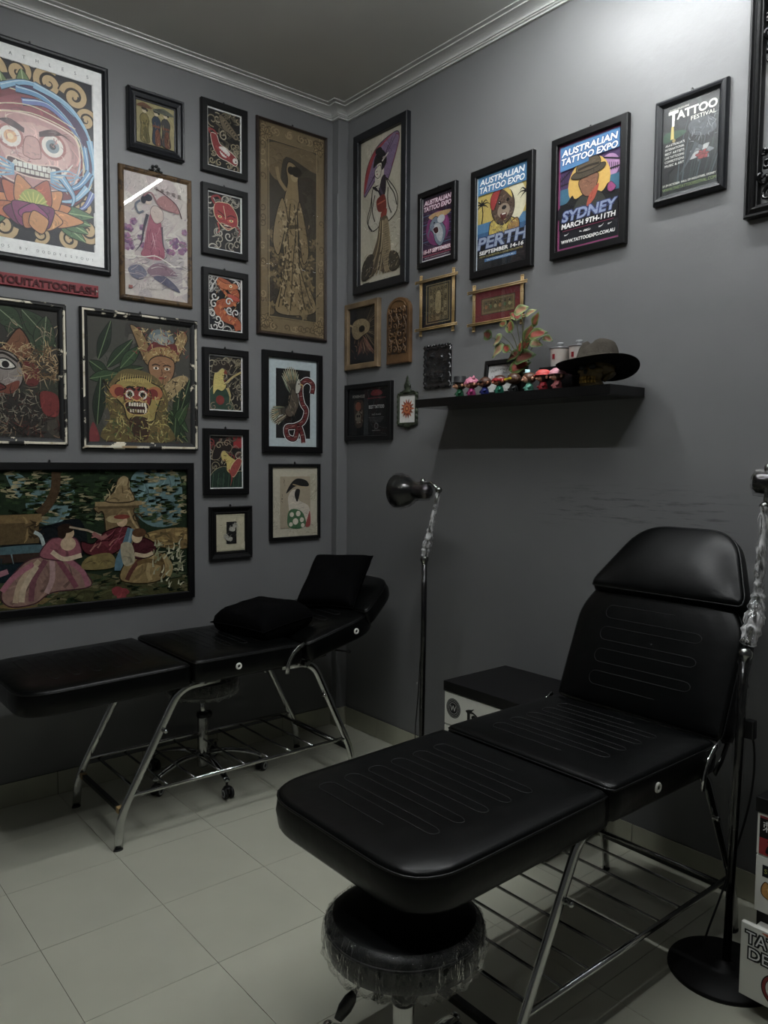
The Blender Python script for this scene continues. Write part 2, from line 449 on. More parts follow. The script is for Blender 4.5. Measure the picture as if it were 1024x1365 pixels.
    def t(s, txt, x, y, h, col, wd=None, al='c', shear=0.0, fit=None, oc=None, ow=0.0, bold=0.0):
        """text whose capital box is h (fraction of height); wd = total width (fraction of width); y = bottom"""
        vs, fs, x0, x1, y0, y1 = text_tris(txt, bold)
        sc = h * s.h / max(1e-6, (y1 - y0)); sx = sc
        if wd: sx = wd * s.w / (x1 - x0)
        W = (x1 - x0) * sx; X = x * s.w - (W / 2 if al == 'c' else (W if al == 'r' else 0))
        def put(dx, dy, colr):
            s.up(); c = lin(colr); b = len(s.v); yy = -s.k * s.eps
            for v in vs:
                px = (v.x - x0) * sx + X + dx; pz = (v.y - y0) * sc + y * s.h + dy
                s.v.append((px + shear * (pz - y * s.h), yy, pz))
            for f in fs: s.f.append(tuple(i + b for i in f)); s.c.append(c)
        if oc:
            o = ow * s.w
            for dx, dy in ((-o, 0), (o, 0), (0, -o), (0, o), (o, -o), (-o, o), (o, o), (-o, -o)): put(dx, dy, oc)
        put(0, 0, col); return s
    def blobs(s, n, x0, y0, x1, y1, r0, r1, cols):
        for _ in range(n):
            r = s.rd.uniform(r0, r1)
            x = s.rd.uniform(x0, x1); y = s.rd.uniform(y0, y1); a0 = s.rd.uniform(0, 6.28)
            P = []
            for k in range(7):
                a = a0 + 2 * pi * k / 7; q = r * s.rd.uniform(.6, 1.2); P.append((x + q * cos(a), y + q * sin(a) * s.w / s.h))
            s.s_(P, s.rd.choice(cols), 3)
        return s
    def strokes(s, n, x0, y0, x1, y1, ln, w, cols, ang=None, spread=0.5):
        for _ in range(n):
            x = s.rd.uniform(x0, x1); y = s.rd.uniform(y0, y1)
            a = s.rd.uniform(0, 2 * pi) if ang is None else ang + s.rd.uniform(-spread, spread); L = ln * s.rd.uniform(.5, 1.2)
            b = a + s.rd.uniform(-.6, .6)
            k = s.w / s.h
            s.l([(x, y), (x + L * .5 * cos(a), y + L * .5 * sin(a) * k), (x + L * .5 * cos(a) + L * .5 * cos(b), y + (L * .5 * sin(a) + L * .5 * sin(b)) * k)], w, s.rd.choice(cols), taper=True)
        return s
    def build(s, name, parent, x, y, z, matn='print'):
        me = bpy.data.meshes.new(name); me.from_pydata(s.v, [], s.f)
        me.materials.append(M[matn])
        ca = me.color_attributes.new('Col', 'FLOAT_COLOR', 'CORNER')
        buf = []
        for f, c in zip(s.f, s.c):
            g = .3 * c[0] + .55 * c[1] + .15 * c[2]
            for _ in f: buf += [(c[q] * .78 + g * .22) * s.dim for q in range(3)] + [1.0]
        ca.data.foreach_set('color', buf)
        o = bpy.data.objects.new(name, me); COL.objects.link(o); o.parent = parent; o.location = (x, y, z)
        return o

# ================================================================ ROOM
ZC, ZT, DC = 3.3929, 3.4351, 0.1131
PX, PY = 0.067, 0.057
XW, YW = -4.4, -5.2
T = 0.40
GX, GY = -1.60, -0.745

def quad(name, vs, m, parent=None):
    b = MB(); b.add(vs, [tuple(range(len(vs)))]); o = b.build(name, m, parent); return o
wl = struct(MB().box(XW - .1, 0.1, 0, 0.1, 0, ZT).build('wall_left', 'wall'))
wr = struct(MB().box(0, 0.1, YW - .1, 0, 0, ZT).build('wall_right', 'wall'))
wb = struct(MB().box(XW - .1, 0, YW - .1, YW, 0, ZT).build('wall_back', 'wall'))
wf = struct(MB().box(XW - .1, XW, YW, 0, 0, ZT).build('wall_front', 'wall'))
ce = struct(MB().box(XW - .1, 0.1, YW - .1, 0.1, ZT, ZT + .1).build('ceiling', 'ceiling'))
# boxed pipe chase in the corner with a narrow bead down its left edge
tr1 = struct(MB().box(-PX, 0, -PY, 0, 0, ZC, 0.002).build('trim_1', 'wall'))
MB().box(-PX - .008, -PX + .004, -PY - .004, -PY + .010, 0.11, ZC - .4, 0.002).build('corner_bead', 'wall', tr1)
# cornice: profile swept along the walls with mitres
path = [(XW, 0), (-PX, 0), (-PX, -PY), (0, -PY), (0, YW)]
def sweep(path, prof, name, m, z=0):
    P = [Vector((a, b, 0)) for a, b in path]; n = len(P); bm = MB(); vs = []; fs = []
    for i in range(n):
        d0 = (P[i] - P[i - 1]).normalized() if i > 0 else (P[1] - P[0]).normalized()
        d1 = (P[i + 1] - P[i]).normalized() if i < n - 1 else d0
        n0 = Vector((d0.y, -d0.x, 0)); n1 = Vector((d1.y, -d1.x, 0)); mt = (n0 + n1); mt = mt / max(1e-6, mt.dot(n0))
        for o, h in prof: vs.append(P[i] + mt * o + Vector((0, 0, h + z)))
    k = len(prof)
    for i in range(n - 1):
        for j in range(k - 1): fs.append((i * k + j, i * k + j + 1, (i + 1) * k + j + 1, (i + 1) * k + j))
    bm.add(vs, fs); return bm.build(name, m)
H = ZT - ZC
prof = [(0.0, 0), (.012, 0), (.014, .003), (.014, .007), (.0155, .0075), (.022, .0085), (.0235, .0125), (.026, .0130), (.030, .0135)]
for k in range(1, 9):
    a = k / 8 * pi / 2; prof.append((.030 + .055 * (1 - cos(a)) * 1.0, .0135 + .0195 * sin(a)))
prof += [(.088, .0325), (.089, .0375), (.093, .038), (.110, .038), (DC, .0395), (DC, H)]
cor = struct(sweep(path, prof, 'trim_2', 'cornice', ZC))

# floor: grout bed and one object per tile
fl = struct(MB().box(XW - .1, 0.1, YW - .1, 0.1, -0.06, -0.0025).build('floor', 'grout'))
G = 0.0016
def tile_mesh(x0, x1, y0, y1):
    b = MB(); b.box(x0, x1, y0, y1, -0.004, 0.0); return b
ix0 = math.floor((XW - GX) / T); iy0 = math.floor((YW - GY) / T)
proto = None
for i in range(ix0, 5):
    for j in range(iy0, 3):
        x0, x1, y0, y1 = GX + i * T, GX + (i + 1) * T, GY + j * T, GY + (j + 1) * T
        X0, X1, Y0, Y1 = max(x0, XW), min(x1, 0), max(y0, YW), min(y1, 0)
        if X1 - X0 < .01 or Y1 - Y0 < .01: continue
        full = (X1 - X0 > T - 1e-4 and Y1 - Y0 > T - 1e-4)
        if full and proto is not None:
            inst(proto, fl, (x0, y0, 0)); continue
        o = MB().box(G / 2, X1 - X0 - G / 2, G / 2, Y1 - Y0 - G / 2, -0.0024, 0.0).build('tile', 'tile', fl, (X0, Y0, 0))
        if full: proto = o
# skirting tiles
ZB = 0.1045; TH = 0.009
def skirting(name, a0, a1, axis):
    base = MB()
    if axis == 'x': base.box(a0, a1, -TH + .002, 0, 0.0, ZB - .001)
    else: base.box(-TH + .002, 0, a0, a1, 0.0, ZB - .001)
    o = struct(base.build(name, 'grout'))
    g0 = GX if axis == 'x' else GY
    k = math.floor((a0 - g0) / T)
    while g0 + k * T < a1 - .005:
        s0, s1 = max(a0, g0 + k * T) + .0012, min(a1, g0 + (k + 1) * T) - .0012
        if s1 - s0 > .01:
            b = MB()
            if axis == 'x': b.box(s0, s1, -TH, -TH + .003, 0.001, ZB, .001)
            else: b.box(-TH, -TH + .003, s0, s1, 0.001, ZB, .001)
            b.build('skirting_tile', 'basetile', o)
        k += 1
    return o
skirting('baseboard_left', XW, -PX - TH, 'x')
skirting('baseboard_right', YW, -PY - TH, 'y')
bc = struct(MB().box(-PX - TH, -PX, -PY - TH, 0, 0, ZB, .0005).box(-PX, 0, -PY - TH, -PY, 0, ZB, .0005).build('baseboard_corner', 'basetile'))

# ================================================================ TUBE LAMPS under the ceiling (outside the frame)
tubes = []
for i, ((x0, y0), (x1, y1), fac) in enumerate(TUBES):
    along = 'y' if abs(x0 - x1) < 1e-6 else 'x'
    L = abs(y1 - y0) if along == 'y' else abs(x1 - x0)
    lab = ['ceiling light strip close to the poster wall', 'ceiling light strip nearest the gallery wall', 'ceiling light strip over the middle of the room', 'ceiling light strip furthest from the gallery wall'][i % 4]
    t = thing('light_strip', lab, 'lamp', ((x0 + x1) / 2, (y0 + y1) / 2, ZT), 0 if along == 'x' else pi / 2)
    MB().box(-L / 2, L / 2, -.016, .016, -.036, -.0005).build('housing', 'white', t)
    MB().box(-L / 2 + .001, L / 2 - .001, -.009, .009, -.0450, -.0362).build('diffuser', emit_mat('strip glow %d' % i, (0.95, 0.98, 1.0, 1), TUBE_POWER * fac), t)

# ================================================================ FRAMED WORKS
FLAT = lambda fw, d=.024: [(0, 0.001), (0, d - .003), (.003, d), (fw - .003, d), (fw, d - .003), (fw, .005)]
ROUND = lambda fw, d=.028: [(0, .001), (0, d * .5), (fw * .15, d * .8), (fw * .4, d), (fw * .65, d * .92), (fw * .85, d * .7), (fw, d * .6), (fw, .005)]
SCOOP = lambda fw, d=.034: [(0, .001), (0, d * .8), (fw * .12, d), (fw * .25, d * .95), (fw * .4, d * .7), (fw * .7, d * .55), (fw * .82, d * .6), (fw * .88, d * .4), (fw, d * .35), (fw, .005)]
def sweep_rect(w, h, prof, mi_fn=None):
    b = MB(); vs = []; fs = []
    for ins, d in prof:
        vs += [(ins, -d, ins), (w - ins, -d, ins), (w - ins, -d, h - ins), (ins, -d, h - ins)]
    for j in range(len(prof) - 1):
        for k in range(4):
            k2 = (k + 1) % 4; fs.append((j * 4 + k, j * 4 + k2, (j + 1) * 4 + k2, (j + 1) * 4 + k))
    for idx, f in enumerate(fs):
        b.f.append(f); b.mi.append(mi_fn(idx // 4) if mi_fn else 0); b.sm.append(False)
    b.v = vs; return b
def wall_thing(name, label, cat, wall, a, z0, group=None, off=0.0):
    if wall == 'L': return thing(name, label, cat, (a, -off, z0), 0, group)
    return thing(name, label, cat, (-off, a, z0), -pi / 2, group)
def framed(name, label, cat, wall, a0, a1, z0, z1, fw, draw, fm='blackwood', prof=None, bg='#fff', margin=0.0, glass=True, matn='print', dim=1.0, hook=True, group=None, mat_w=0.0, mat_mat='ivory', mi_fn=None, pane='glass'):
    t = wall_thing(name, label, cat, wall, a0, z0, group)
    w = abs(a1 - a0); h = z1 - z0
    P = prof or FLAT(fw)
    sweep_rect(w, h, P, mi_fn).build('frame', fm, t)
    iw, ih = w - 2 * fw + .006, h - 2 * fw + .006
    MB().box(fw - .003, w - fw + .003, -.0065, -.001, fw - .003, h - fw + .003).build('backing_board', mat_mat, t)
    if draw:
        m = mat_w
        c = Cv(iw - 2 * m, ih - 2 * m, bg, dim=dim); draw(c)
        if c.k * c.eps > .005:
            q = .005 / (c.k * c.eps); c.v = [(a, b * q, z) for a, b, z in c.v]
        c.build('print', t, fw - .003 + m, -.0075, fw - .003 + m, matn)
    if glass:
        b = MB(); b.add([(fw - .002, -.0145, fw - .002), (w - fw + .002, -.0145, fw - .002), (w - fw + .002, -.0145, h - fw + .002), (fw - .002, -.0145, h - fw + .002)], [(0, 1, 2, 3)])
        b.build('glass_pane', pane, t)
    if hook:
        MB().box(w / 2 - .004, w / 2 + .004, -.010, -.001, h - .001, h + .008, .001).ball((w / 2, -.006, h + .009), .004, 0, 8, 6).build('hanger', 'darkmetal', t)
    return t

K1 = '#141414'
def scroll(c, cx, cy, r, a0, d, col='#cfae74', oc='#2a2015'):
    c.sw(cx, cy, r, 1.4, r * .42, col, a0, d, oc); c.e(cx, cy, r * .22, None, col)
def wavecloud(c, pts, col, w=0.02, r=0.09, oc=None):
    for i, (x, y) in enumerate(pts): c.sw(x, y, r, 1.1, w, col, i * 1.3, 1 if i % 2 else -1, oc)

def art_daruma(c):
    c.r(.075, .075, .925, .925, '#23232a')
    for i in range(8): c.e(.5, .52, .55 - i * .03, None, '#2c2c33')
    for x, y, r, a, d in [(.22, .86, .13, 0, 1), (.42, .885, .10, 2, -1), (.62, .87, .12, 1, 1), (.80, .84, .11, 3, -1), (.88, .74, .09, 0, 1), (.87, .62, .06, 2, -1), (.86, .30, .08, 1, 1), (.88, .18, .10, 0, -1), (.75, .12, .08, 2, 1), (.55, .12, .07, 4, 1), (.30, .13, .10, 0, -1), (.12, .2, .1, 1, 1), (.12, .7, .09, 2, 1), (.12, .45, .08, 0, -1)]:
        scroll(c, x, y, r * .85, a, d); c.sw(x, y, r * .62, 1.0, r * .07, '#3a2c18', a + .3, d)
    for a in [(.50, .62, .44, .90, .09), (.36, .62, .30, .86, .08), (.2, .6, .14, .84, .08)]: c.leaf(*a, '#6f8a4a', '#b8c98a', '#20301a')
    c.so([(.10, .45), (.12, .66), (.28, .78), (.5, .82), (.72, .78), (.87, .65), (.9, .45), (.8, .3), (.5, .25), (.2, .3)], '#84303a', '#2a0e12', .01)
    c.s_([(.18, .5), (.22, .68), (.4, .77), (.6, .77), (.78, .68), (.84, .5), (.7, .42), (.3, .42)], '#9c434c')
    c.so([(.2, .48), (.2, .6), (.28, .67), (.5, .69), (.74, .655), (.82, .6), (.82, .46), (.74, .37), (.5, .34), (.28, .38)], '#c88f87', '#f0d0c0', .012)
    c.s_([(.3, .5), (.3, .6), (.5, .655), (.72, .62), (.76, .5), (.6, .42), (.4, .42)], '#dcaaa0')
    for x, rr in ((.36, .07), (.64, .075)):
        c.e(x, .565, rr * 1.25, None, '#b96a62'); c.e(x, .565, rr, None, '#eee3d5'); c.e(x, .565, rr * .62, None, '#7d8f96' if x > .5 else '#e8b070'); c.e(x, .565, rr * .3, None, '#15181a' if x > .5 else '#f4d7a0')
    c.strokes(60, .22, .40, .82, .66, .05, .008, ['#c07a70', '#f0d4c4', '#a85c56'])
    for s in (-1, 1):
        for k in range(5): c.l([(.5 + s * .05, .60 + k * .004), (.5 + s * .16, .622 + k * .006), (.5 + s * (.25 + .012 * k), .645 - k * .012)], .012, '#4a2126', taper=True)
    c.so([(.46, .58), (.44, .50), (.47, .485), (.5, .48), (.53, .485), (.56, .50), (.54, .58)], '#d29a8e', '#8a4a44', .006)
    c.so([(.34, .47), (.5, .455), (.68, .47), (.68, .41), (.5, .39), (.36, .41)], '#4a1218', '#e9c6b4', .01)
    for k in range(9): c.r(.375 + k * .032, .43, .402 + k * .032, .455, '#ece9dc')
    for k in range(8): c.r(.39 + k * .032, .405, .417 + k * .032, .425, '#ddd8c8')
    for s in (-1, 1):
        c.l([(.5 + s * .13, .40), (.5 + s * .20, .43), (.5 + s * .28, .50)], .036, '#e7e3d6', taper=True)
        c.l([(.5 + s * .10, .455), (.5 + s * .17, .40), (.5 + s * .24, .345)], .03, '#d9d5c8', taper=True)
        for k in range(5): c.l([(.5 + s * .12, .43 - .01 * k), (.5 + s * .26, .46 - .02 * k), (.5 + s * (.42 - .02 * k), .40 + .035 * k)], .016, '#7fb3d4', taper=True)
    B = ['#7db6da', '#5f9ccb', '#8fc3e2', '#6d7fc0']
    c.so([(.30, .80), (.42, .845), (.60, .84), (.78, .77), (.90, .66), (.925, .52), (.90, .40), (.82, .34), (.86, .46), (.84, .58), (.74, .70), (.58, .775), (.44, .79)], '#4c3560', '#e6dcae', .008)
    for k, P in enumerate([[(.30, .79), (.46, .84), (.62, .825), (.80, .74)], [(.40, .80), (.58, .79), (.76, .70), (.86, .58)], [(.52, .84), (.74, .79), (.88, .68), (.925, .54)], [(.44, .745), (.60, .76), (.74, .70), (.84, .62)], [(.90, .64), (.93, .5), (.88, .38)], [(.86, .60), (.88, .48), (.82, .38)]]):
        c.l(P, .058, '#1f2a4a', taper=True); c.l(P, .045, B[k % 4], taper=True); c.l([(x + .004, y + .008) for x, y in P], .008, '#c4e0ee', taper=True)
    for k, P in enumerate([[(.90, .48), (.82, .40), (.70, .36), (.60, .38)], [(.88, .40), (.78, .32), (.66, .30)], [(.92, .38), (.86, .30), (.76, .26)], [(.70, .42), (.78, .34), (.76, .28)], [(.10, .50), (.14, .44), (.26, .42)], [(.08, .42), (.16, .36), (.30, .36)]]):
        c.l(P, .062, '#1f2a4a', taper=True); c.l(P, .048, B[(k + 1) % 4], taper=True); c.l(P, .008, '#d4e4ee', taper=True)
    for s in (-1, 1):
        for k in range(4): c.leaf(.5 + s * .15, .22 + .01 * k, .5 + s * (.36 + .02 * k), .12 + .045 * k, .05, '#4f7a45', '#9dbb7a', '#1d2c1a')
    for k, (dx, dy, w_, cl) in enumerate([(-.26, .06, .07, '#d8823c'), (.26, .06, .07, '#d8823c'), (-.2, .13, .08, '#c9622f'), (.2, .13, .08, '#d98a3e'), (-.1, .17, .08, '#d98a3e'), (.1, .17, .08, '#c05a30'), (-.33, .0, .06, '#c96a34'), (.35, .0, .06, '#dc9048'), (-.2, -.01, .08, '#7c2c58'), (.2, -.02, .08, '#e09a50'), (0, .12, .09, '#b8482e')]):
        c.leaf(.5, .2, .5 + dx, .22 + dy, w_, cl, None, '#3a1626')
    c.e(.5, .27, .09, None, '#a9b53c')
    for k in range(16): c.l([(.5, .24), (.5 + .1 * cos(k * .39), .27 + .05 * sin(k * .39))], .008, '#d4cf55', straight=True)
    for dx, dy, w_, cl in [(-.14, .02, .09, '#8e2f66'), (.14, .02, .09, '#7b2a60'), (0, .03, .1, '#a03a78'), (-.07, -.03, .07, '#c07038'), (.1, -.04, .08, '#d8944e')]:
        c.leaf(.5 - dx * .3, .16, .5 + dx, .235 + dy, w_, cl, None, '#2c0f22')
    c.r(0, .925, 1, 1, '#f2f2ee'); c.r(0, 0, 1, .075, '#f2f2ee'); c.r(0, 0, .07, 1, '#f2f2ee'); c.r(.93, 0, 1, 1, '#f2f2ee')
    for P in [[(.24, .66), (.5, .70), (.78, .655), (.845, .58), (.85, .45)], [(.16, .5), (.17, .62), (.24, .69), (.5, .735), (.80, .68)]]: c.l(P, .007, '#ecd9b4')
    for i, ch in enumerate('BREATHLESS'):
        if ch != ' ': c.t(ch, .11 + i * .087, .950, .016, '#40403e')
    s = 'TATTOOS BY DODDYESYOU!'
    for i, ch in enumerate(s):
        if ch != ' ': c.t(ch, .10 + i * .0385, .028, .013, '#55554f')

def art_three(c):
    c.blobs(14, 0, 0, 1, 1, .1, .3, ['#9c8f5a', '#a3955f', '#8f8454'])
    for x, b, o, hc in [(.22, '#7a6c30', '#5a5324', '#241f18'), (.52, '#2d3b4c', '#7a4428', '#1c1a18'), (.76, '#40403f', '#6c3a24', '#1c1a18')]:
        c.so([(x - .1, .08), (x - .09, .4), (x - .11, .62), (x, .72), (x + .11, .6), (x + .09, .35), (x + .12, .06)], b, '#1e1a14', .012)
        c.s_([(x - .02, .06), (x - .03, .35), (x + .06, .4), (x + .1, .07)], o); c.r(x - .09, .45, x + .09, .5, o)
        c.e(x, .77, .055, None, '#c9b892'); c.e(x - .01, .82, .07, .035, hc); c.e(x + .06, .79, .03, .03, hc)
        c.strokes(14, x - .08, .1, x + .08, .6, .15, .012, ['#b3a05e', '#1c1a18', '#8c5a34'], -1.5)
    c.s_([(.02, .86), (.2, .95), (.42, .86), (.2, .84)], '#6b4327'); c.s_([(.42, .84), (.7, .93), (.98, .82), (.7, .80)], '#5b5f50')
    c.strokes(12, .05, .85, .95, .9, .2, .008, ['#2a2018'], 0, .4)

def art_chinese(c):
    c.blobs(50, 0, 0, 1, 1, .08, .25, ['#c9bfb6', '#bfb3ad', '#c4b4b0', '#b3a8a6', '#d0c8bc'])
    c.strokes(40, 0, .05, 1, .9, .4, .02, ['#b8a2a4', '#cfc9c0', '#a8999c'], .5)
    for k in range(26):
        x = c.rd.choice([c.rd.uniform(.02, .3), c.rd.uniform(.62, .97)]); y = c.rd.uniform(.38, .62)
        for a in range(5): c.e(x + .028 * cos(a * 1.26), y + .014 * sin(a * 1.26), .024, None, c.rd.choice(['#8c5a80', '#a56a8e', '#74507a', '#9a7a94']))
    c.strokes(26, .0, .3, 1, .5, .14, .015, ['#6f6e68', '#77786a'], .3)
    c.s_([(.42, .70), (.36, .60), (.30, .42), (.26, .34), (.5, .32), (.62, .36), (.58, .52), (.56, .64)], '#a8596c')
    c.strokes(16, .32, .36, .56, .6, .22, .012, ['#7c3a52', '#c98a94', '#d2a0a4'], -1.6, .2)
    c.l([(.36, .68), (.30, .56), (.26, .44), (.16, .36)], .05, '#46424e', taper=True)
    c.l([(.58, .6), (.60, .45), (.66, .40)], .03, '#4d4450', taper=True)
    c.so([(.40, .70), (.46, .76), (.58, .74), (.60, .66), (.48, .62)], '#c9b5a8', '#4c4042', .006)
    c.e(.37, .79, .055, None, '#d3bfae'); c.e(.36, .815, .075, .030, '#3b3a44'); c.e(.30, .79, .04, .03, '#3b3a44')
    c.l([(.25, .78), (.18, .74), (.22, .68), (.30, .70)], .03, '#6d7380')
    c.s_([(.5, .80), (.62, .86), (.78, .82), (.86, .74), (.72, .74), (.6, .76)], '#b07a78'); c.l([(.5, .90), (.66, .86), (.82, .80), (.90, .70)], .014, '#55303a')
    c.l([(.3, .82), (.42, .86), (.56, .76), (.80, .74)], .02, '#a06c72')
    for P in [[(0, .32), (.3, .33), (.5, .35), (.8, .28)], [(.2, .28), (.5, .24), (.7, .25)], [(.0, .18), (.3, .2), (.6, .27), (.86, .30)]]: c.l(P, .016, '#e3ddd0')
    c.s_([(.34, .22), (.5, .30), (.68, .28), (.82, .22), (.62, .20), (.48, .17)], '#8a6a78'); c.s_([(.44, .17), (.6, .2), (.78, .14), (.86, .08), (.68, .11)], '#5c5a70')
    c.s_([(.06, .22), (.22, .26), (.34, .20), (.24, .14), (.1, .16)], '#6f6f82'); c.strokes(30, .05, .05, .95, .3, .22, .012, ['#d8d0c4', '#8f8790', '#b7a6a4', '#6a6472'], .3)
    for i, ch in enumerate('中華金曜風'): c.t(ch, .50 + .09 * i, .885 - .006 * i, .032, '#5a4a46')
    c.r(.06, .06, .12, .085, '#a05a50')

def clouds(c, n, cols, oc='#101010', x0=0, x1=1, y0=0, y1=1, r=.15):
    for _ in range(n * 2):
        a = c.rd.uniform(0, 6.28); x = c.rd.uniform(x0, x1); y = c.rd.uniform(y0, y1); L = c.rd.uniform(.15, .35)
        for q in range(3): c.l([(x + q * .03, y), (x + L * .5 * cos(a) + q * .03, y + L * .4 * sin(a)), (x + L * cos(a + .7) + q * .02, y + L * .7 * sin(a + .7))], .014, c.rd.choice(cols), taper=True)
    for _ in range(n + 5):
        c.sw(c.rd.uniform(x0, x1), c.rd.uniform(y0, y1), c.rd.uniform(.6, 1.2) * r, 1.2, r * .2, c.rd.choice(cols), c.rd.uniform(0, 6), c.rd.choice((-1, 1)), oc)
def art_panel(bgc, fn):
    def d(c):
        c.r(.045, .03, .955, .97, bgc); fn(c)
        c.r(0, .97, 1, 1, '#e9e9e4'); c.r(0, 0, 1, .03, '#e9e9e4'); c.r(0, 0, .045, 1, '#e9e9e4'); c.r(.955, 0, 1, 1, '#e9e9e4')
        c.strokes(10, .06, .012, .35, .014, .05, .006, ['#333'], 0, .1)
    return d
def f_koi(c):
    clouds(c, 12, ['#8d8062', '#a3987a', '#6b6148'])
    c.so([(.35, .9), (.52, .88), (.78, .72), (.92, .6), (.8, .56), (.62, .64), (.45, .7)], '#6f614a', '#141210', .014)
    for k in range(14): c.e(.5 + .025 * k, .82 - .016 * k, .035, None, ['#877656', '#40382c'][k % 2])
    c.so([(.12, .55), (.28, .56), (.38, .42), (.6, .36), (.86, .24), (.82, .12), (.6, .16), (.35, .2), (.2, .32)], '#8e2a2c', '#eadfc8', .014)
    c.s_([(.34, .36), (.5, .38), (.66, .30), (.56, .22), (.42, .24)], '#d8d2ca'); c.e(.80, .20, .07, None, '#d9d2c8'); c.e(.82, .19, .02, None, '#111')
    for k in range(8): c.e(.28 + .05 * k, .36 - .02 * k, .03, None, '#a8383a')
    c.l([(.12, .55), (.06, .62), (.2, .62), (.3, .56)], .04, '#9a2f30'); wavecloud(c, [(.15, .12), (.35, .1), (.62, .08), (.2, .25), (.85, .34), (.75, .42)], '#a89a74', .022, .09, K1)
def f_mask(c):
    clouds(c, 10, ['#9a9384', '#736c5f', '#b3ab9a'])
    wavecloud(c, [(.78, .86), (.3, .3), (.35, .2), (.3, .12), (.7, .12), (.85, .15)], '#aaa08a', .022, .12, K1)
    c.so([(.2, .74), (.28, .82), (.5, .84), (.66, .82), (.84, .68), (.86, .5), (.74, .44), (.6, .38), (.45, .42), (.28, .52), (.2, .62)], '#a4262b', '#e4cf9a', .014)
    c.so([(.26, .62), (.42, .6), (.46, .54), (.34, .54)], '#c8402f', '#3a0c0c', .008); c.so([(.56, .56), (.76, .58), (.74, .52), (.6, .5)], '#c8402f', '#3a0c0c', .008)
    for x, y in ((.36, .585), (.68, .55)): c.e(x, y, .055, .02, '#e3d27a'); c.e(x, y, .02, None, '#111')
    c.l([(.3, .68), (.42, .64), (.5, .6)], .03, '#5c1014'); c.l([(.56, .6), (.68, .64), (.8, .62)], .03, '#5c1014'); c.l([(.46, .78), (.5, .66), (.52, .56)], .014, '#e4cf9a')
    c.so([(.38, .48), (.52, .47), (.7, .44), (.6, .41), (.45, .43)], '#4a0d10', '#e4cf9a', .01); c.r(.47, .445, .6, .46, '#e0d8c0')
    c.l([(.22, .78), (.14, .88), (.3, .93), (.4, .88)], .05, '#96262a'); c.l([(.8, .48), (.92, .4), (.86, .3)], .05, '#96262a', taper=True); c.l([(.3, .48), (.34, .34), (.26, .3)], .05, '#b4322f', taper=True)
def f_orange(c):
    clouds(c, 9, ['#b8b5ac', '#908d86'])
    for P in [[(.3, .9), (.6, .84), (.8, .7), (.68, .56), (.4, .5), (.3, .38), (.5, .26), (.8, .2), (.9, .06)]]:
        c.l(P, .26, '#1a1412'); c.l(P, .22, '#b4541f')
    for k in range(26): c.e(.3 + .02 * (k % 13) * 2, .85 - .028 * k, .04, None, ['#d67a2c', '#8e3b18', '#c8632a'][k % 3])
    c.so([(.25, .95), (.34, .8), (.6, .76), (.86, .82), (.8, .9), (.5, .88)], '#c4672c', '#1c1009', .012); c.e(.66, .84, .04, None, '#f0e2b0'); c.e(.66, .84, .018, None, '#111')
    c.so([(.55, .7), (.86, .66), (.9, .58), (.66, .6)], '#c4442a', '#1c1009', .01); c.strokes(24, .2, .2, .8, .9, .14, .014, ['#e2a050', '#7c2d14', '#e8c06a'], .8)
    wavecloud(c, [(.2, .62), (.18, .48), (.12, .3), (.28, .22), (.62, .4), (.6, .55), (.35, .12), (.2, .08), (.8, .36)], '#dcdad2', .03, .11, '#26262a')
    c.l([(.1, .96), (.3, .99), (.14, .8), (.08, .7)], .03, '#cfcdc6'); c.l([(.62, .97), (.82, .94), (.92, .8)], .03, '#cfcdc6')
def f_lady1(c):
    clouds(c, 10, ['#8b7f66', '#5d5546', '#a29678'])
    c.so([(.0, .25), (.1, .42), (.3, .5), (.5, .42), (.62, .25), (.7, .0), (.0, .0)], '#2e4a3a', '#c8b888', .01)
    c.e(.34, .2, .12, None, '#8a2c24'); c.so([(.18, .66), (.36, .76), (.48, .72), (.44, .56), (.52, .46), (.4, .36), (.26, .38), (.14, .3)], '#cdb955', '#2a2210', .012)
    c.so([(.1, .7), (.2, .86), (.5, .9), (.64, .8), (.56, .72), (.4, .76), (.25, .68)], '#2c2019', '#8b7f66', .012); c.sw(.22, .84, .1, 1.2, .02, '#7e725a'); c.sw(.45, .86, .1, 1.2, .02, '#7e725a')
    c.l([(.4, .64), (.47, .63)], .014, '#241a10'); c.e(.47, .545, .022, None, '#8c2020'); c.s_([(.44, .68), (.5, .74), (.54, .66)], '#8e3a22')
    c.l([(.5, .5), (.7, .62), (.95, .72)], .05, '#c0a658'); c.l([(.55, .42), (.62, .3), (.6, .14)], .07, '#c4ad5c', taper=True); c.strokes(14, .45, .4, .7, .6, .16, .014, ['#1a150e', '#cbbf93'], .6)
    wavecloud(c, [(.8, .1), (.15, .08), (.6, .08), (.85, .9)], '#8d8262', .022, .11, K1); c.strokes(12, .6, .4, .95, .9, .3, .014, ['#a89c76'], .9, .3)
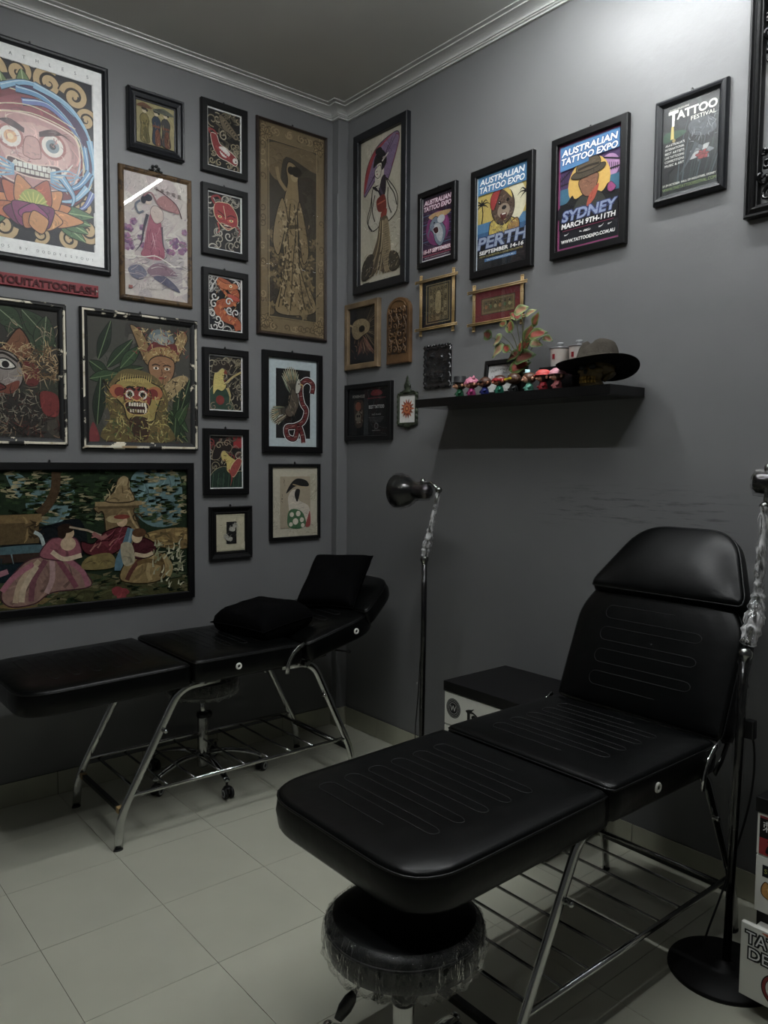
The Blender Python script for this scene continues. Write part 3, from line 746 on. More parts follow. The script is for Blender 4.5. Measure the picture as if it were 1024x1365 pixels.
def f_lady2(c):
    c.r(.72, .76, .96, .98, '#a31c22'); clouds(c, 9, ['#a08f78', '#6a5d4c', '#8d2c2a'], y0=.4)
    c.so([(.0, .0), (.1, .3), (.45, .42), (.7, .3), (.96, .32), (.96, .0)], '#24382c', '#c8b888', .01)
    for i in range(6): c.l([(.1 + .15 * i, .02), (.14 + .15 * i, .3)], .008, '#4f7a58')
    c.so([(.36, .66), (.46, .7), (.62, .6), (.8, .52), (.7, .46), (.62, .3), (.52, .34), (.5, .48), (.38, .54)], '#cdb652', '#2a2210', .012)
    c.so([(.1, .56), (.2, .8), (.42, .86), (.66, .8), (.6, .68), (.4, .7), (.3, .56)], '#231915', '#a0906f', .012); c.sw(.3, .8, .11, 1.2, .02, '#a39274'); c.sw(.52, .84, .1, 1.2, .02, '#a39274'); c.sw(.18, .42, .13, 1.3, .02, '#8d8262')
    c.l([(.42, .62), (.5, .61)], .014, '#241a10'); c.e(.45, .535, .022, None, '#8c2020'); c.so([(.62, .38), (.82, .56), (.95, .52), (.86, .36), (.7, .22)], '#a34038', '#e8cc9a', .01)
    c.strokes(12, .3, .4, .5, .5, .12, .016, ['#14100c', '#cbbf93'], .8); c.l([(.58, .36), (.66, .22), (.62, .06)], .06, '#a83c32', taper=True)
def art_hands(c):
    c.blobs(12, 0, 0, 1, 1, .1, .3, ['#c2ba99', '#b9b190', '#c8c1a4'])
    c.r(.34, .2, .70, .80, '#151515')
    def hand(x, y, ang, s):
        c.s_([(x - .09, y - .05), (x + .06, y - .065), (x + .09, y + .02), (x - .04, y + .06), (x - .12, y + .03)], '#a8a596')
        for k in range(5):
            a = ang + (k - 2) * .24; L = (.2, .24, .25, .23, .17)[k]
            c.l([(x + .03 * cos(a), y + .03 * sin(a)), (x + L * .6 * cos(a), y + L * .5 * sin(a)), (x + L * cos(a), y + L * .8 * sin(a))], .034, '#23231f'); c.l([(x, y), (x + L * .6 * cos(a), y + L * .5 * sin(a)), (x + L * cos(a), y + L * .8 * sin(a))], .024, '#b9b6a6')
    hand(.56, .60, .95, 1); hand(.46, .34, 2.7, 1); c.strokes(30, .3, .25, .75, .75, .07, .008, ['#3a3a34', '#d4d0c0'], .9)
    c.l([(.02, .98), (.3, .97), (.6, .985), (.98, .97)], .012, '#8c8566'); c.l([(.02, .02), (.3, .03), (.6, .015), (.98, .03)], .012, '#8c8566')
def art_emb(c):
    D = '#3f382b'; G = '#8a744a'; G2 = '#6f5d3d'
    c.r(0, 0, 1, 1, '#7b6845')
    for k in range(70):
        side = k % 4; u = c.rd.uniform(0, 1)
        x, y = [(u, .035), (u, .965), (.06, u), (.94, u)][side]
        c.sw(x, y, .05, 1.1, .012, c.rd.choice(['#5a4a30', '#9b845a']), c.rd.uniform(0, 6))
    for x in (.1, .9):
        for y in (.06, .94):
            for a in range(5): c.leaf(x, y, x + .1 * cos(a * 1.26), y + .035 * sin(a * 1.26), .035, G, '#4a3c26', '#3c3020')
    c.r(.13, .08, .87, .92, D); c.s_([(.14, .9), (.14, .78), (.3, .74), (.4, .86), (.86, .82), (.86, .91), (.5, .915)], G2)
    c.strokes(80, .14, .1, .86, .5, .14, .02, [G2, '#564a36', '#2f2a20'], 1.2, 1.2)
    for k in range(24): c.e(c.rd.uniform(.16, .84), c.rd.uniform(.1, .4), c.rd.uniform(.03, .06), None, c.rd.choice([G2, '#59492f', G]))
    c.so([(.44, .84), (.4, .80), (.42, .74), (.36, .64), (.34, .5), (.36, .36), (.30, .22), (.24, .11), (.56, .1), (.86, .14), (.74, .26), (.60, .38), (.58, .52), (.60, .64), (.58, .74), (.56, .82)], G, '#2c261c', .014)
    c.l([(.4, .70), (.3, .74), (.26, .80)], .05, G); c.l([(.26, .80), (.2, .815), (.18, .78)], .025, G2); c.e(.52, .775, .055, .026, '#a18b5f'); c.e(.55, .80, .085, .025, '#2b251b'); c.e(.47, .80, .05, .02, '#2b251b')
    c.l([(.4, .52), (.58, .54)], .05, '#4c4029'); c.strokes(70, .34, .14, .64, .66, .1, .02, ['#4d4029', '#a9926a', '#5e4f33'], -1.4, .5)
    for k in range(40):
        x = c.rd.choice([c.rd.uniform(.15, .34), c.rd.uniform(.66, .86)]); y = c.rd.uniform(.10, .52)
        for a in range(5): c.leaf(x, y, x + .06 * cos(a * 1.26 + k), y + .022 * sin(a * 1.26 + k), .018, c.rd.choice([G2, '#7d6a42', '#51452f']))
    c.so([(.34, .66), (.24, .56), (.20, .44), (.28, .38), (.36, .48), (.42, .56)], G, '#2c261c', .012); c.so([(.60, .66), (.68, .56), (.74, .42), (.66, .36), (.60, .46), (.56, .58)], '#806b44', '#2c261c', .012)
    for P in [[(.46, .64), (.42, .5), (.44, .36), (.34, .14)], [(.52, .64), (.54, .5), (.50, .36), (.46, .12)], [(.56, .6), (.60, .44), (.60, .3), (.68, .14)], [(.40, .5), (.36, .3), (.28, .13)], [(.58, .36), (.72, .22), (.80, .15)]]: c.l(P, .014, '#3a3122')
    c.strokes(120, .24, .12, .78, .62, .06, .012, ['#4d4029', '#a9926a', '#5e4f33', '#37301f'], -1.4, .9)
    for k in range(34):
        x, y = c.rd.uniform(.30, .66), c.rd.uniform(.14, .62)
        for a in range(4): c.leaf(x, y, x + .045 * cos(a * 1.57 + k), y + .017 * sin(a * 1.57 + k), .014, c.rd.choice(['#4c3f28', '#a48e62']))
    for a in range(2): c.l([(.14 + .005 * a, .08), (.14, .92), (.86, .92), (.86, .08), (.14, .08)], .008, '#a08a5c', straight=True)
    c.l([(.02, .005), (.98, .005), (.98, .995), (.02, .995), (.02, .005)], .012, '#4c3d27', straight=True)
def art_eagle(c):
    c.r(.17, .1, .86, .88, K1)
    S = [(.90, .62), (.92, .72), (.80, .77), (.68, .72), (.66, .62), (.70, .5), (.78, .42), (.72, .30), (.55, .24), (.38, .22), (.40, .12), (.55, .10), (.62, .24), (.70, .14), (.72, .05)]
    c.l(S, .115, '#e6e6e2'); c.l(S, .095, '#181212'); c.l(S, .066, '#6e2322')
    for k in range(30):
        t = k / 29 * (len(S) - 1); i = min(int(t), len(S) - 2); u = t - i
        x = S[i][0] * (1 - u) + S[i + 1][0] * u; y = S[i][1] * (1 - u) + S[i + 1][1] * u; c.l([(x - .03, y), (x + .03, y + .008)], .010, ['#2a1414', '#a8837a'][k % 2], straight=True)
    for n, (ox, oy, ax, sp, L) in enumerate([(.50, .58, 1.72, .95, .46), (.42, .42, 3.5, .95, .40)]):
        for k in range(11):
            a = ax + (k / 10 - .5) * sp; l_ = L * (.8 + .2 * sin(k / 10 * 3.1))
            x1, y1 = ox + l_ * cos(a), oy + l_ * sin(a) * .72
            c.leaf(ox, oy, x1, y1, .035, ['#8f8c66', '#6c7a64', '#a0895a'][k % 3], '#cfcaa8', '#1b1b16')
        for k in range(8):
            a = ax + (k / 7 - .5) * sp * .8; c.leaf(ox + .02, oy, ox + L * .55 * cos(a), oy + L * .4 * sin(a), .03, '#4c4436', '#8a7f66', '#14120e')
    c.so([(.48, .66), (.58, .60), (.62, .5), (.56, .40), (.44, .34), (.34, .40), (.42, .5)], '#53483a', '#14120e', .012); c.strokes(30, .4, .38, .58, .62, .07, .012, ['#a08f72', '#2c261e', '#746650'], -1.2)
    c.so([(.56, .72), (.62, .78), (.66, .70), (.62, .62), (.55, .62)], '#b9b4a4', '#16140f', .01); c.e(.62, .72, .014, None, '#111'); c.l([(.64, .72), (.70, .70), (.68, .66)], .03, '#c9a24e', taper=True)
    c.l([(.30, .36), (.22, .34), (.18, .28)], .012, '#e6e6e2'); c.leaf(.36, .36, .14, .27, .04, '#6b5e48', '#c9bf9f', '#14120e'); c.t('tattoo art', .52, .062, .012, '#555', wd=.16)
def art_ukiyo(c):
    c.blobs(10, 0, 0, 1, 1, .1, .3, ['#bdb59c', '#b6ae94'])
    c.r(.17, .13, .83, .86, '#a8997c')
    c.s_([(.36, .4), (.34, .56), (.42, .66), (.54, .66), (.58, .52), (.8, .42), (.82, .14), (.4, .16)], '#c9beaa')
    c.s_([(.36, .14), (.34, .34), (.46, .40), (.66, .34), (.72, .14)], '#3c6b40')
    for x, y, r in ((.42, .32, .045), (.56, .33, .05), (.50, .22, .06), (.64, .24, .045), (.40, .18, .04), (.66, .16, .04)): c.e(x, y, r, None, '#d2c8b2')
    c.s_([(.72, .14), (.78, .3), (.82, .36), (.83, .16)], '#9c3f38'); c.s_([(.3, .62), (.5, .72), (.78, .72), (.74, .8), (.54, .83), (.4, .76)], '#1d1c1b'); c.s_([(.54, .5), (.6, .66), (.52, .68), (.48, .6)], '#242322')
    c.l([(.44, .75), (.7, .7)], .016, '#b59c66', straight=True)
    c.strokes(7, .2, .45, .22, .6, .03, .012, ['#4c463a'], 1.57, .3); c.strokes(7, .25, .72, .27, .84, .03, .012, ['#4c463a'], 1.57, .3)
def art_bali1(c):
    c.r(0, 0, 1, 1, '#35332c'); c.blobs(40, 0, 0, 1, 1, .05, .14, ['#3f3b32', '#2b2a24', '#474035', '#33382a'])
    for a in [(.55, .95, .8, .7), (.7, .98, .98, .72), (.9, .95, .86, .6), (.5, .98, .7, .84), (.2, .95, .4, .8)]: c.leaf(*a, .09, '#33452c', '#7d8c66', '#1b2418')
    c.strokes(120, .2, .3, 1, .9, .12, .01, ['#6f6350', '#8c7a5e', '#413a2e', '#a8946e'])
    c.so([(.3, .62), (.42, .86), (.52, .68), (.68, .84), (.76, .62)], '#7c4a2a', '#1f130b', .012); c.strokes(70, .35, .58, .95, .72, .09, .012, ['#a58352', '#c2a36b', '#5a3a22'])
    c.so([(.32, .6), (.42, .66), (.62, .64), (.7, .5), (.66, .38), (.52, .3), (.4, .34), (.3, .46)], '#8b8078', '#241c16', .012)
    c.s_([(.36, .34), (.5, .29), (.64, .36), (.66, .44), (.5, .37)], '#7d3c26'); c.so([(.46, .57), (.56, .6), (.64, .54), (.54, .52)], '#cfc8bc', '#17120f', .012); c.e(.56, .555, .03, None, '#17120f'); c.l([(.42, .6), (.54, .64), (.66, .58)], .02, '#201812')
    c.l([(.36, .52), (.38, .44), (.44, .42)], .014, '#3b2c22'); c.so([(.38, .39), (.48, .42), (.56, .38), (.47, .35)], '#702a22', '#1a0e0a', .01)
    c.s_([(.7, .58), (.82, .56), (.82, .42), (.72, .42)], '#6e231e'); c.strokes(140, .68, .45, 1, .70, .08, .011, ['#b09468', '#8c6b3e', '#5b4227'])
    c.s_([(.5, .3), (.7, .34), (.84, .28), (.8, .1), (.5, .1)], '#2b2620'); c.strokes(240, .3, .06, .9, .34, .08, .009, ['#6b6456', '#15120e', '#8a816c', '#4a2018'])
    c.s_([(.84, .36), (.98, .34), (.98, .18), (.86, .2)], '#782420'); c.s_([(.3, .26), (.42, .22), (.4, .02), (.28, .02)], '#8c5a2c'); c.strokes(60, .3, .0, 1, .14, .1, .012, ['#39201a', '#5c2a20', '#7b6248', '#1c150f'])
def art_bali2(c):
    c.r(0, 0, 1, 1, '#45433b'); c.blobs(30, 0, 0, 1, 1, .05, .15, ['#504d45', '#3b3932', '#5a554a'])
    for a in [(.10, .66, .22, .97), (.18, .6, .42, .84), (.02, .64, .2, .54), (.2, .55, .52, .62), (.02, .5, .3, .56), (.08, .14, .12, .52), (.3, .6, .5, .8), (.78, .28, .97, .10), (.72, .26, .96, .02), (.84, .2, .9, .5), (.8, .1, .98, .38), (.9, .3, .99, .55), (.82, .02, .84, .22)]:
        c.leaf(*a, .055, c.rd.choice(['#24391f', '#2f4a26', '#1d2c1b']), '#5f7848', '#141c10')
    c.so([(.44, .86), (.40, .96), (.50, .92), (.58, .8), (.62, .66), (.54, .66)], '#8a6c3a', '#2c2013', .01); c.so([(.84, .86), (.92, .96), (.97, .90), (.92, .8), (.84, .68), (.80, .72)], '#947642', '#2c2013', .01)
    c.e(.70, .86, .13, .09, '#66757a'); c.e(.70, .85, .09, .06, '#8f9690'); c.s_([(.56, .76), (.62, .84), (.72, .82), (.84, .84), (.86, .74), (.7, .76)], '#6b1f20')
    c.s_([(.56, .74), (.66, .80), (.82, .79), (.88, .7), (.72, .72), (.58, .66)], '#a07c3e'); c.strokes(150, .45, .70, .95, .95, .05, .010, ['#b89a55', '#5c431f', '#d1b673', '#8a2a24'])
    c.so([(.58, .68), (.68, .73), (.82, .7), (.82, .58), (.74, .49), (.66, .5), (.58, .58)], '#9a6a3e', '#2c1b10', .01)
    for x in (.645, .755): c.e(x, .625, .028, .012, '#e0d4bd'); c.e(x, .625, .012, None, '#17110c'); c.l([(x - .04, .645), (x, .657), (x + .04, .645)], .01, '#20150d')
    c.l([(.70, .62), (.705, .575), (.69, .57)], .008, '#5c3a20'); c.e(.70, .545, .03, .009, '#8c2c24')
    c.s_([(.74, .5), (.9, .58), (.97, .54), (.8, .38), (.7, .34)], '#a58a55'); c.strokes(40, .72, .36, .95, .56, .05, .012, ['#3a2c18', '#c9ad70'])
    c.s_([(.22, .50), (.36, .60), (.62, .56), (.76, .40), (.74, .2), (.80, .02), (.14, .02), (.20, .2), (.16, .34)], '#6b5a28')
    c.strokes(320, .16, .02, .78, .52, .07, .011, ['#a08d3a', '#4f421c', '#7d6a2c', '#3c4a26', '#bfae5c', '#5c3a20'])
    c.so([(.14, .5), (.22, .42), (.28, .5), (.5, .54), (.6, .5), (.7, .44), (.64, .26), (.6, .18), (.38, .18), (.32, .3), (.2, .4)], '#a08a35', '#2b220e', .012)
    for k in range(14): c.l([(.3 + .022 * k, .5), (.31 + .022 * k, .56)], .012, '#c0a548', taper=True)
    for x in (.27, .63): c.e(x, .415, .075, .055, '#b0622c'); c.e(x + (.02 if x < .4 else -.02), .41, .05, .04, '#7d1f1c')
    c.so([(.34, .43), (.46, .46), (.58, .43), (.56, .3), (.36, .3)], '#8c2c22', '#2c100c', .01)
    for x in (.385, .51): c.e(x, .395, .042, None, '#d8d3c2'); c.e(x, .395, .025, None, '#16110d')
    c.e(.45, .36, .05, .03, '#a63b2c'); c.so([(.34, .32), (.46, .35), (.56, .32), (.54, .24), (.38, .24)], '#3b0f0d', '#c9a24e', .008)
    for k in range(7): c.r(.375 + k * .024, .30, .392 + k * .024, .33, '#e4dcc4'); c.r(.385 + k * .024, .25, .40 + k * .024, .275, '#d9cfb2')
    c.l([(.53, .33), (.54, .27), (.52, .24)], .02, '#ece6d4', taper=True)
    for x in (.385, .51): c.l([(x - .05, .43), (x, .455), (x + .05, .43)], .022, '#1a120c'); c.l([(x - .04, .35), (x, .338), (x + .04, .35)], .012, '#c9a24e')
    c.l([(.39, .37), (.45, .345), (.51, .37)], .014, '#d8a848'); c.strokes(30, .35, .33, .57, .46, .03, .008, ['#c94a34', '#5c150f', '#d8a848'])
    c.s_([(.38, .2), (.42, .04), (.5, .015), (.56, .06), (.56, .2)], '#3c2413'); c.strokes(90, .2, .04, .72, .4, .06, .012, ['#b29b3e', '#5c4c1e', '#8d6a2c', '#4a6030', '#c5b361'])
    c.s_([(0, .0), (.04, .16), (.1, .02)], '#7c2a2c'); c.strokes(40, .1, 0, .95, .1, .08, .012, ['#7a7838', '#5b3220', '#9d9448'])
def art_tapestry(c):
    R = c.rd
    c.r(0, 0, 1, 1, '#22301f')
    for P in [[(.0, .78), (.2, .98), (.34, .98), (.26, .6), (.1, .55)], [(.50, .95), (.58, .9), (.56, .66), (.48, .6), (.42, .75)], [(.36, .98), (.42, .94), (.40, .8)], [(.80, .98), (.96, .98), (.97, .6), (.86, .55), (.78, .72)]]: c.s_(P, '#5f7f80')
    def foliage(n, x0, y0, x1, y1, cols, ln=.035):
        for _ in range(n):
            x = R.uniform(x0, x1); y = R.uniform(y0, y1); cl = R.choice(cols)
            for k in range(3): c.l([(x, y), (x + ln * R.uniform(.4, 1), y + R.uniform(-.02, .02))], .008, cl, taper=True)
    DG = ['#16210f', '#24361c', '#2f4425', '#0f160c']; LG = ['#7a7350', '#8e855c', '#a3966a', '#4d5c35']
    foliage(90, .0, .7, .3, 1.0, DG + LG[:1]); foliage(120, .30, .74, .80, 1.0, DG); foliage(45, .34, .80, .56, .98, LG); foliage(70, .55, .6, .82, .9, DG + ['#3f5530']); foliage(26, .58, .62, .8, .82, LG)
    foliage(70, .82, .55, 1, 1, LG + DG[:2]); foliage(30, .36, .5, .5, .74, DG); foliage(18, .44, .62, .56, .8, LG)
    foliage(110, .0, .55, .36, 1.0, DG + LG[3:]); foliage(60, .80, .6, .99, 1, LG + DG); foliage(60, .42, .62, .62, .98, DG)
    c.l([(.52, .98), (.515, .85), (.49, .74), (.46, .68)], .03, '#4b3823'); c.l([(.8, .6), (.78, .5), (.74, .46)], .012, '#3b2c1c')
    c.s_([(.5, .6), (.6, .62), (.6, .34), (.36, .34), (.36, .52)], '#14191c')
    # fountain
    c.r(.30, .47, .46, .66, '#5c4a2a'); c.r(.30, .62, .47, .68, '#7a6236'); c.strokes(12, .42, .5, .46, .62, .03, .01, ['#8f7442', '#3c2f1c']); c.s_([(.28, .44), (.42, .46), (.56, .44), (.54, .40), (.28, .40)], '#47656c'); c.l([(.445, .55), (.465, .52), (.475, .45)], .012, '#a9b8b4')
    c.r(.28, .34, .52, .40, '#3a2b22'); c.strokes(22, .28, .26, .52, .40, .06, .005, ['#6c8487', '#22323a'], -1.5, .2); c.r(.28, .2, .42, .33, '#18262c')
    # far field
    c.s_([(.84, .5), (1, .52), (1, .36), (.86, .4)], '#7d6434'); c.strokes(30, .84, .38, 1, .52, .04, .012, ['#94783c', '#5c4c28', '#a98c4a'], 0, .4)
    # pedestal
    c.so([(.655, .72), (.79, .72), (.79, .67), (.82, .5), (.83, .4), (.78, .36), (.70, .38), (.68, .66), (.66, .67)], '#75603a', '#33281a', .004)
    c.r(.65, .72, .82, .755, '#8f774a'); c.r(.66, .70, .81, .72, '#5b4a2c'); c.sw(.80, .62, .02, 1.2, .005, '#3c2f1c'); c.sw(.825, .46, .022, 1.2, .005, '#3c2f1c'); c.l([(.77, .68), (.79, .58), (.82, .5)], .008, '#a58b57')
    c.so([(.69, .755), (.72, .84), (.735, .93), (.765, .93), (.775, .86), (.79, .755)], '#8c7549', '#33281a', .004); c.e(.755, .91, .018, None, '#a18a5b'); c.strokes(12, .70, .77, .78, .9, .04, .005, ['#5c4a2c', '#b29b68'], 1.2)
    # ground
    c.s_([(.28, .2), (.5, .16), (.62, .22), (.8, .1), (1, .12), (1, .0), (.28, .0)], '#454524'); c.s_([(.30, .06), (.5, .1), (.56, .16), (.44, .0)], '#7a6430')
    foliage(120, .3, .0, 1, .2, ['#20301b', '#39482a', '#54583a', '#141d11', '#6c6340']); foliage(60, .80, .12, .97, .42, ['#7c7f5c', '#a3a27c', '#2c3c22', '#4d5a3a'])
    # kneeling woman in pink
    c.so([(.36, .03), (.34, .14), (.41, .33), (.48, .37), (.55, .36), (.60, .26), (.63, .12), (.5, .1), (.44, .03)], '#8d6a5c', '#4b2630', .004)
    for P, cl in [([(.46, .34), (.40, .2), (.38, .05)], '#b39a78'), ([(.48, .34), (.44, .2), (.43, .05)], '#7a4550'), ([(.5, .35), (.5, .2), (.48, .1)], '#b08a86'), ([(.52, .34), (.56, .2), (.58, .12)], '#7d3f4e'), ([(.54, .35), (.6, .24), (.62, .12)], '#9a5a68'), ([(.44, .32), (.38, .24), (.34, .14)], '#a4606e'), ([(.36, .28), (.31, .25), (.28, .26)], '#a26874'), ([(.45, .3), (.41, .16), (.40, .05)], '#c0a987')]: c.l(P, .018, cl)
    c.so([(.49, .48), (.52, .50), (.58, .49), (.60, .38), (.56, .33), (.50, .34), (.46, .38)], '#96525c', '#4b2630', .004); c.e(.555, .45, .026, .05, '#c9ab84'); c.e(.555, .53, .021, .045, '#c6a57c'); c.e(.548, .565, .028, .035, '#2c1d14'); c.e(.535, .53, .014, .04, '#2c1d14'); c.l([(.50, .40), (.54, .34), (.60, .36)], .016, '#cdb592')
    # lounging man in dark red
    c.so([(.60, .46), (.64, .44), (.68, .52), (.74, .56), (.78, .54), (.76, .44), (.72, .36), (.66, .34), (.61, .38)], '#5c2028', '#1c0a0d', .004); c.s_([(.62, .34), (.70, .36), (.72, .26), (.66, .24), (.60, .26)], '#7a6a34')
    c.strokes(16, .63, .38, .76, .52, .05, .006, ['#8e4450', '#3a1018', '#a36a5c'], .5); c.l([(.78, .54), (.76, .42), (.735, .3), (.73, .22)], .030, '#4b7080'); c.l([(.78, .54), (.77, .44), (.75, .3)], .008, '#7c9ba4')
    c.e(.745, .60, .02, .042, '#c4a077'); c.e(.72, .62, .032, .03, '#a08c5c'); c.e(.745, .635, .03, .018, '#7f3426'); c.l([(.56, .575), (.62, .545), (.67, .50)], .007, '#a89478', straight=True); c.l([(.64, .52), (.67, .48), (.69, .50)], .014, '#9a5d58')
    # seated woman in gold
    c.so([(.74, .14), (.75, .26), (.80, .32), (.88, .34), (.93, .26), (.91, .14), (.84, .1)], '#8b7340', '#332612', .004)
    for P, cl in [([(.82, .32), (.78, .22), (.76, .14)], '#5c3128'), ([(.86, .32), (.84, .2), (.85, .12)], '#a98f56'), ([(.88, .33), (.9, .22), (.89, .14)], '#5b4624'), ([(.90, .32), (.93, .22), (.92, .14)], '#a08a52'), ([(.80, .26), (.84, .28), (.90, .24)], '#6b5428')]: c.l(P, .016, cl)
    c.so([(.79, .44), (.83, .46), (.87, .40), (.86, .32), (.80, .30), (.78, .36)], '#4e1f26', '#1c0a0d', .004); c.e(.80, .47, .02, .045, '#c9ad82'); c.e(.808, .505, .026, .035, '#5a3a20'); c.s_([(.74, .42), (.78, .42), (.79, .28), (.75, .26)], '#a39878'); c.l([(.79, .34), (.83, .32), (.86, .34)], .014, '#c2aa84')
    c.blobs(5, .70, .02, .78, .08, .01, .02, ['#8a3036']); c.strokes(40, .86, .03, .98, .4, .03, .008, ['#a8a784', '#868a60', '#c0bc96'], 1.2)

def art_geisha(c):
    c.blobs(14, 0, 0, 1, 1, .1, .4, ['#b8b19a', '#b0a992', '#bdb69f'])
    # parasol
    c.so([(.10, .62), (.16, .80), (.40, .92), (.78, .965), (.90, .94), (.86, .86), (.76, .76), (.62, .66), (.40, .70), (.25, .66)], '#7d6487', '#2a1a2c', .014)
    c.s_([(.10, .63), (.13, .76), (.34, .90), (.78, .965), (.54, .92), (.34, .86), (.22, .76)], '#a02c38')
    for k in range(9): c.l([(.52, .80), (.12 + .09 * k, [.64, .68, .72, .74, .76, .82, .9, .94, .95][k])], .01, '#3a2438', straight=True)
    c.l([(.82, .95), (.9, .93), (.86, .86), (.74, .75)], .02, '#7d3450')
    # robe
    c.so([(.30, .64), (.44, .66), (.56, .70), (.72, .64), (.86, .55), (.86, .45), (.72, .40), (.64, .40), (.60, .46), (.50, .44), (.46, .38), (.30, .36), (.20, .42), (.28, .52)], '#b9b3a0', '#1a1614', .016)
    c.s_([(.38, .76), (.36, .68), (.46, .66), (.56, .72), (.54, .80), (.44, .82)], '#c8c0ac'); c.so([(.36, .77), (.36, .73), (.44, .705), (.50, .74), (.48, .79)], '#d2cab5', '#1a1614', .01)
    c.s_([(.32, .79), (.36, .86), (.50, .89), (.60, .85), (.62, .79), (.52, .75), (.50, .80), (.40, .80)], '#17161a'); c.e(.44, .89, .08, .022, '#17161a'); c.l([(.52, .81), (.66, .85)], .02, '#c9c3b4', straight=True); c.e(.56, .83, .03, .008, '#9a8e82'); c.e(.41, .735, .016, .004, '#8c2424'); c.l([(.38, .755), (.42, .758)], .01, '#17161a')
    c.so([(.30, .66), (.40, .64), (.52, .56), (.60, .60), (.60, .70), (.52, .70), (.44, .62)], '#2d2530', '#120f12', .012); c.l([(.46, .64), (.54, .58), (.58, .50)], .04, '#4a3c50')
    c.s_([(.40, .56), (.58, .58), (.62, .48), (.44, .48)], '#7c2a20'); c.l([(.42, .53), (.60, .54)], .02, '#b2563a'); c.s_([(.50, .46), (.64, .48), (.60, .40), (.54, .40)], '#8e2c22')
    for P in [[(.62, .68), (.70, .62), (.80, .56), (.86, .48)], [(.30, .64), (.26, .54), (.18, .44), (.30, .36)], [(.66, .62), (.66, .52), (.74, .44)], [(.36, .6), (.30, .5), (.36, .42)]]: c.l(P, .018, '#1a1614')
    c.s_([(.48, .42), (.66, .42), (.68, .26), (.80, .08), (.60, .05), (.46, .08), (.30, .05), (.10, .03), (.12, .10), (.30, .20), (.42, .30)], '#5a4d3a')
    for k in range(7): c.l([(.50 + .02 * k, .41), (.44 + .04 * k, .24), (.24 + .08 * k, .05)], .022, ['#96845e', '#3e3426', '#a8966e'][k % 3])
    c.s_([(.56, .38), (.68, .38), (.74, .10), (.58, .08)], '#8c7a58'); 
    for k in range(18): c.l([(.57, .10 + .016 * k), (.70 - .002 * k, .105 + .016 * k)], .007, '#574a34', straight=True)
    c.so([(.06, .04), (.08, .14), (.22, .20), (.34, .18), (.26, .06)], '#39342c', '#15120f', .012); c.so([(.72, .18), (.88, .16), (.94, .08), (.80, .05), (.70, .08)], '#3d372c', '#15120f', .012)
    c.strokes(40, .08, .04, .92, .2, .09, .014, ['#8b7c60', '#15120f', '#a3946f'], .6); c.r(.08, .01, .24, .016, '#1c1a18')

def expo_title(c, y0, h, bgc, fg, oc):
    c.r(0, y0 - .01, 1, 1, bgc) if bgc else None
    c.t('AUSTRALIAN', .49, y0 + h * 1.25, h, fg, wd=.86, shear=.16, oc=oc, ow=.008, bold=.03)
    c.t('TATTOO EXPO', .49, y0, h, fg, wd=.88, shear=.16, oc=oc, ow=.008, bold=.03)
def art_shark(c):
    c.r(0, 0, 1, 1, '#3b2340')
    for k in range(24): c.l([(0 if k % 2 else .5, .25 + .022 * k), (.45 if k % 2 else 1, .25 + .022 * k)], .012, ['#45708c', '#22202c', '#5b3a6a'][k % 3], straight=True)
    c.e(.5, .48, .38, None, '#7a2b66'); c.e(.55, .52, .3, None, '#8e2f74'); c.s_([(.2, .68), (.4, .72), (.9, .7), (.8, .64), (.4, .62)], '#b8925a')
    c.so([(.28, .60), (.44, .66), (.60, .58), (.76, .44), (.74, .30), (.60, .20), (.44, .28), (.36, .42), (.24, .50)], '#6d7d8c', '#14161a', .012); c.s_([(.40, .54), (.56, .54), (.68, .40), (.62, .26), (.50, .32), (.44, .44)], '#a9adb2')
    c.e(.62, .60, .12, .06, '#b2b8bd'); c.so([(.36, .48), (.50, .50), (.54, .42), (.44, .40)], '#3b1218', '#d8d8d4', .008); c.e(.40, .57, .02, None, '#111'); c.l([(.28, .5), (.2, .42), (.24, .36)], .06, '#59687a', taper=True)
    c.r(0, .76, 1, 1, '#2b2130'); expo_title(c, .775, .072, None, '#e2cfd8', '#8c3a62')
    c.t('15-17 SEPTEMBER', .5, .13, .058, '#e6dfe2', wd=.88, shear=.12, oc='#a33f5c', ow=.008, bold=.03); c.r(0, .085, 1, .105, '#8c3a52'); c.t('PERTH CONVENTION EXHIBITION', .5, .055, .018, '#c9c4c6', wd=.8); c.r(.0, 0, 1, .035, '#d0ccce'); c.strokes(12, .05, .015, .9, .02, .06, .008, ['#222'], 0, .1)
    c.r(0, 0, .03, 1, '#c9c9cc')
